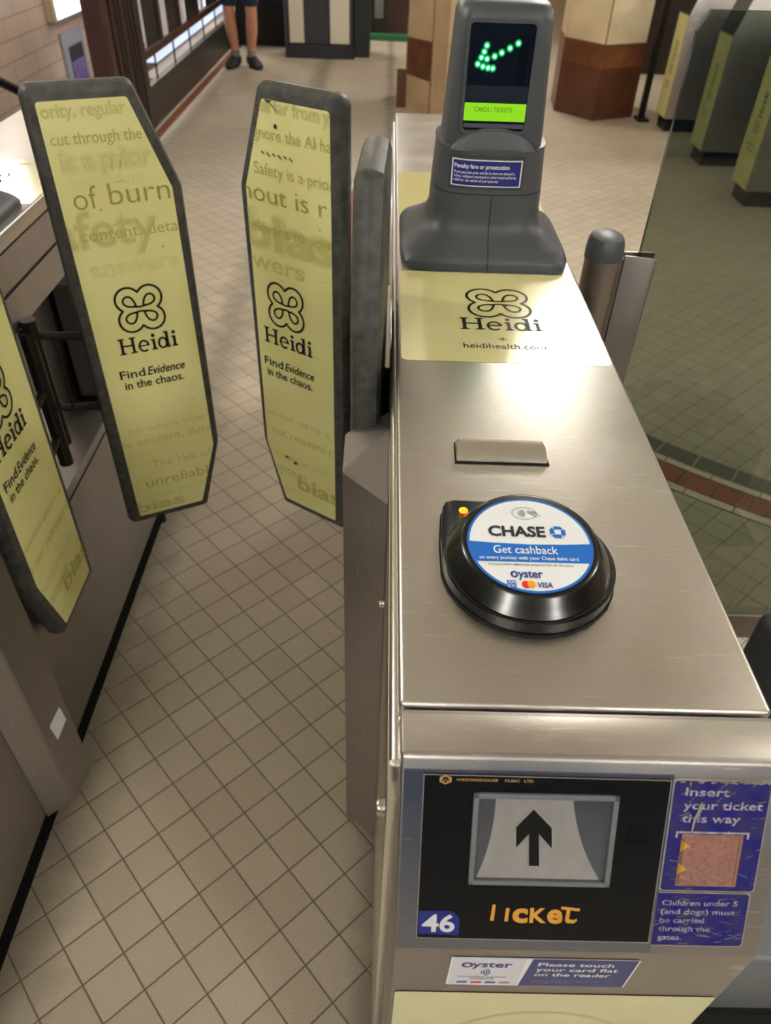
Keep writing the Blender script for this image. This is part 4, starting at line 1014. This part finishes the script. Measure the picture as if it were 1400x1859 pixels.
# stall seen between column and gate
s = root('display_cabinet', (2.75, 9.2, 0), 'dark cabinet with orange tiled panels behind the black pole', 'cabinet')
bm = bmesh.new(); box(bm, 2.2, 4.2, 9.2, 9.6, 0, 1.9); obj('cabinet_frame', bm, WOODD, s)
for k in range(6):
    bm = bmesh.new(); box(bm, 2.24+.32*k, 2.52+.32*k, 9.18, 9.2, .92, 1.6); obj('tan_panel', bm, mat('tan_panel', (206, 150, 100), rough=.5), s)
    bm = bmesh.new(); box(bm, 2.24+.32*k, 2.50+.32*k, 9.18, 9.2, .76, .88, bev=.006); obj('white_drawer', bm, CREAMS, s)

# ================================================================== KIOSK
k = root('kiosk', (-.82, 9.8, 0), 'dark grey kiosk with two cream vertical strips and black foot', 'kiosk')
bm = bmesh.new(); box(bm, -1.20, -.42, 9.45, 10.1, 0, .135, bev=.01); obj('foot', bm, DARKM2, k)
bm = bmesh.new(); box(bm, -1.175, -.44, 9.475, 10.08, .135, 2.0, bev=.008); obj('kiosk_body', bm, DARKM, k)
for x0, x1 in ((-1.145, -.985), (-.69, -.475)):
    bm = bmesh.new(); box(bm, x0, x1, 9.455, 9.478, .148, 1.95, bev=.005); box(bm, (x0+x1)/2-.004, (x0+x1)/2+.004, 9.452, 9.456, .16, 1.9); obj('cream_strip', bm, CREAMS, k)
bm = bmesh.new(); box(bm, -.437, -.25, 9.60, 10.05, .0, .9, bev=.01); obj('side_unit', bm, DARKM2, k)
bm = bmesh.new(); box(bm, -.42, -.27, 9.575, 9.60, .60, .88, bev=.006); obj('side_panel', bm, GREYP2, k)
bm = bmesh.new(); box(bm, -1.205, -1.178, 9.50, 10.0, .14, 1.9); obj('edge_trim', bm, mat('slate_edge', (74, 84, 104), rough=.4), k)

bk = root('leaflet_rack', (-1.45, 10.2, 0), 'black cabinet carrying coloured leaflets behind the person in shorts', 'leaflet rack')
bm = bmesh.new(); box(bm, -1.86, -1.24, 10.15, 10.5, 0, .46); obj('rack_base', bm, mat('matt_black', (13, 13, 15), rough=.7), bk)
bm = bmesh.new(); box(bm, -1.84, -1.26, 10.2, 10.45, .46, .9, bev=.01); obj('leaflets', bm, FLYER, bk)
bd = root('wooden_booth', (.05, 11.2, 0), 'brown wooden booth with pale door behind the kiosk', 'booth')
bm = bmesh.new(); box(bm, -.05, .5, 11.0, 11.5, .06, 2.2); obj('booth_wall', bm, WOOD, bd)
bm = bmesh.new(); box(bm, -.28, -.05, 11.0, 11.4, .06, 2.2); obj('booth_frame', bm, WOODD, bd)
bm = bmesh.new(); box(bm, -.22, -.11, 10.985, 11.0, .22, 1.9); obj('pale_door_panel', bm, GREYP2, bd)
bm = bmesh.new(); box(bm, -.35, .6, 10.8, 11.6, 0, .06); obj('booth_step', bm, GREENP, bd, label='green step edge')

# ================================================================== PARTITION beside the stairwell
t = root('timber_partition', (-1.90, 8.5, 0), 'dark timber partition with black panels and slim white rods standing in for light streaks beside the stairwell', 'partition')
bm = bmesh.new(); box(bm, -1.96, -1.905, 5.95, 13.9, 0, .285); obj('kick_board', bm, mat('kick_board', (40, 37, 36), rough=.4), t)
bm = bmesh.new(); box(bm, -1.95, -1.895, 5.95, 13.9, .47, .53, bev=.006); obj('middle_rail', bm, WOOD, t)
bm = bmesh.new(); box(bm, -1.95, -1.895, 5.95, 13.9, 2.1, 2.3, bev=.006); obj('top_rail', bm, WOOD, t)
# big end post in several mouldings
for x0, x1, y0, y1, m in ((-2.06, -1.88, 5.55, 6.10, WOOD), (-2.02, -1.90, 5.42, 5.55, WOODD), (-2.00, -1.86, 5.30, 5.42, WOOD), (-2.03, -1.89, 6.10, 6.24, WOODD)):
    bm = bmesh.new(); box(bm, x0, x1, y0, y1, 0, 2.4, bev=.012); obj('end_post', bm, m, t)
for y in (5.62, 5.70, 5.84, 5.92, 6.02):
    bm = bmesh.new(); box(bm, -1.884, -1.868, y, y+.035, 0, 2.3, bev=.006); obj('moulding', bm, WOODD, t)
ys = [6.55, 7.25, 8.05, 9.0, 10.1, 11.3, 12.5]
for i, y in enumerate(ys):
    bm = bmesh.new(); box(bm, -1.955, -1.90, y+.25, y+.33, .53, 2.1, bev=.006); obj('upright', bm, WOOD, t)
    bm = bmesh.new(); box(bm, -1.94, -1.915, y-.12, y+.25, .53, 2.1); obj('dark_panel', bm, PANELD, t)
for i in range(11):
    y = 6.62+.66*i
    bm = bmesh.new(); tube(bm, [(-1.93, y, .28), (-1.93, y, .48)], .008, 8); obj('short_bar', bm, BLKM, t)
for y in (6.28, 6.34, 6.40, 6.93, 6.98, 7.03, 7.08, 7.12, 7.70, 7.76, 7.82, 8.60, 8.68, 9.6, 9.7):  # white rods stand in for reflections and lights beyond the panels
    bm = bmesh.new(); tube(bm, [(-1.93, y, .50), (-1.93, y, 2.1)], .013, 8)
    obj('light_streak_rod', bm, RODW, t)
bm = bmesh.new(); tube(bm, [(-1.93, 6.34, .53), (-1.93, 6.34, .58)], .015, 8); obj('red_tape', bm, TAPE, t)

e = root('escalator_deck', (-2.4, 8.6, -.05), 'bright lit deck panel showing under the partition rail', 'escalator')
bm = bmesh.new(); box(bm, -2.75, -2.35, 8.2, 13.5, .12, .30); obj('lit_panel', bm, LIGHTPAN, e)
bm = bmesh.new(); box(bm, -2.35, -2.15, 7.6, 13.5, -.10, .10); obj('tan_skirting', bm, mat('tan_skirt', (176, 156, 136), rough=.5), e)
bm = bmesh.new(); box(bm, -2.80, -2.20, 7.6, 13.5, -3.0, -.10); obj('truss', bm, WOODD, e)

h = root('handrail', (-3.2, 7.0, 0), 'dark brown stair handrail sloping down at the upper left', 'handrail')
bm = bmesh.new(); tube(bm, [(-3.2, 5.6, .62), (-3.2, 8.6, -.62)], .04, 12); obj('rail', bm, WOODD, h, smooth=True)
bm = bmesh.new(); prism(bm, [(-3.23, 5.0, .30), (-3.23, 9.2, -1.25), (-3.23, 9.2, -3.0), (-3.23, 5.0, -3.0)], (.06, 0, 0)); obj('balustrade_side', bm, mat('pinkish_stone', (150, 120, 106), rough=.5, var=.2, vscale=3), h)

lbx = root('wall_lightbox', (-3.98, 10.5, .3), 'bright white lightbox on the cream tiled wall', 'light box')
bm = bmesh.new(); box(bm, -4.0, -3.90, 9.84, 11.40, .20, .62, bev=.01); obj('box_frame', bm, mat('cream_frame', (200, 186, 150), rough=.5), lbx)
bm = bmesh.new(); box(bm, -3.905, -3.895, 9.93, 11.36, .225, .60); obj('lit_face', bm, LIGHTBOX, lbx)
ps = root('framed_poster', (-3.99, 10.4, -.2), 'grey framed purple poster on the cream tiled wall', 'poster')
bm = bmesh.new(); box(bm, -4.0, -3.96, 10.08, 10.82, -1.0, .06, bev=.01); fr = obj('poster_frame', bm, GREYF, ps)
bm = bmesh.new(); box(bm, -3.965, -3.955, 10.22, 10.72, -.95, -.10); obj('dark_sheet', bm, POSTERD, ps)
bm = bmesh.new(); box(bm, -3.957, -3.952, 10.24, 10.70, -.93, -.26); obj('purple_print', bm, POSTERP, ps)

# ================================================================== PERSON
def skin_body(name, verts, edges, radii, m, parent, rootv=0, sub=2):
    me = bpy.data.meshes.new(name); me.from_pydata(verts, edges, [])
    o = bpy.data.objects.new(name, me); COL.objects.link(o)
    o.modifiers.new('s', 'SKIN'); sm = o.modifiers.new('u', 'SUBSURF'); sm.levels = sub; sm.render_levels = sub
    sv = me.skin_vertices[0].data
    for i, r in enumerate(radii): sv[i].radius = r if isinstance(r, tuple) else (r, r); sv[i].use_root = (i == rootv)
    dg = bpy.context.evaluated_depsgraph_get(); dg.update()
    nm = bpy.data.meshes.new_from_object(o.evaluated_get(dg)); nm.name = name
    bpy.data.objects.remove(o)
    nm.materials.clear(); nm.materials.append(m)
    for p_ in nm.polygons: p_.use_smooth = True
    return link(name, nm, parent)
px, py = -1.57, 8.82
per = root('person', (px, py, 0), 'person in navy shorts, grey socks and black shoes standing by the partition', 'person')
V = [(0, 0, .96), (-.09, 0, .88), (-.125, -.02, .50), (-.115, .01, .34), (-.09, .03, .12), (-.10, 0, .05), (.09, 0, .88), (.115, -.02, .50), (.10, .01, .34), (.075, .03, .12), (.085, 0, .05),
     (0, .01, 1.12), (0, .02, 1.32), (0, .01, 1.46), (0, 0, 1.54), (0, -.01, 1.66), (0, -.01, 1.76),
     (-.17, .02, 1.42), (-.22, .02, 1.15), (-.20, -.10, .93), (-.19, -.14, .87), (.17, .02, 1.42), (.22, .02, 1.15), (.20, -.10, .93), (.19, -.14, .87),
     (-.215, -.16, .80), (-.195, -.17, .79), (-.178, -.17, .79), (-.162, -.16, .80), (-.150, -.13, .84), (.215, -.16, .80), (.195, -.17, .79), (.178, -.17, .79), (.162, -.16, .80), (.150, -.13, .84)]
E_ = [(0, 1), (1, 2), (2, 3), (3, 4), (4, 5), (0, 6), (6, 7), (7, 8), (8, 9), (9, 10), (0, 11), (11, 12), (12, 13), (13, 14), (14, 15), (15, 16), (12, 17), (17, 18), (18, 19), (19, 20), (12, 21), (21, 22), (22, 23), (23, 24),
      (20, 25), (20, 26), (20, 27), (20, 28), (20, 29), (24, 30), (24, 31), (24, 32), (24, 33), (24, 34)]
Rr = [(.14, .11), .085, .062, .066, .040, .04, .085, .062, .066, .040, .04, (.14, .10), (.15, .11), (.07, .06), .055, (.078, .095), (.06, .075), .055, .042, .032, (.03, .018), .055, .042, .032, (.03, .018)]+[.009]*4+[.011]+[.009]*4+[.011]
body = skin_body('body', [(px+x, py+y, z) for x, y, z in V], E_, Rr, SKIN, per)
# face details
bm = bmesh.new(); tube(bm, [(px, py-.10, 1.69), (px, py-.125, 1.655), (px, py-.105, 1.645)], [.006, .013, .008], 8); obj('nose', bm, SKIN, body, smooth=True)
for s_ in (-1, 1):
    bm = bmesh.new(); bmesh.ops.create_uvsphere(bm, u_segments=10, v_segments=8, radius=.010, matrix=Matrix.Translation((px+s_*.032, py-.098, 1.69))); obj('eye', bm, INK, body)
    bm = bmesh.new(); bmesh.ops.create_uvsphere(bm, u_segments=10, v_segments=8, radius=.02, matrix=Matrix.Translation((px+s_*.080, py-.005, 1.675))@Matrix.Diagonal((.4, .8, 1.4, 1))); obj('ear', bm, SKIN, body)
bm = bmesh.new(); bmesh.ops.create_uvsphere(bm, u_segments=20, v_segments=12, radius=.1, matrix=Matrix.Translation((px, py+.015, 1.735))@Matrix.Diagonal((.92, 1.08, .75, 1))); obj('hair', bm, HAIR, body, smooth=True)
# shorts: a waist and two legs grown as one surface
skin_body('shorts', [(px, py, .98), (px-.08, py, .86), (px-.115, py-.01, .70), (px-.125, py-.015, .515), (px+.08, py, .86), (px+.108, py-.01, .70), (px+.115, py-.015, .515)], [(0, 1), (1, 2), (2, 3), (0, 4), (4, 5), (5, 6)], [(.165, .13), (.12, .12), (.108, .11), (.102, .10), (.12, .12), (.108, .11), (.102, .10)], SHORTS, per)
skin_body('shirt', [(px, py, .97), (px, py+.01, 1.15), (px, py+.02, 1.35), (px, py+.01, 1.44), (px-.18, py+.02, 1.42), (px-.215, py+.02, 1.24), (px+.18, py+.02, 1.42), (px+.215, py+.02, 1.24)], [(0, 1), (1, 2), (2, 3), (2, 4), (4, 5), (2, 6), (6, 7)], [(.18, .14), (.165, .13), (.18, .135), (.09, .08), .075, .062, .075, .062], SHIRT, per)
for s_, fx, turn in ((-1, -.10, -.25), (1, .085, .55)):
    bm = bmesh.new(); x = px+fx+(-.005 if s_ < 0 else 0)
    tube(bm, [(px+(-.093 if s_ < 0 else .078), py+.03, .235), (px+(-.091 if s_ < 0 else .076), py+.03, .15), (x, py+.01, .06)], [.047, .045, .047], 14); obj('sock', bm, SOCK, per, smooth=True)
    dx, dy = math.sin(turn), -math.cos(turn); secs = []
    for a, wd, hh in ((-.085, .020, .055), (-.075, .036, .115), (-.03, .044, .135), (.03, .046, .115), (.09, .050, .080), (.15, .045, .050), (.185, .022, .035)):
        c0 = Vector((x+dx*a, py+.02+dy*a, 0)); sd = Vector((-dy, dx, 0))
        secs.append([c0+sd*wd*1.25*math.cos(PI*2*k_/16)+Vector((0, 0, max(0.001, hh*.5+hh*.5*math.sin(2*PI*k_/16)))) for k_ in range(16)])
    bm = bmesh.new(); loft(bm, secs); obj('shoe', bm, SHOE, per, smooth=True)
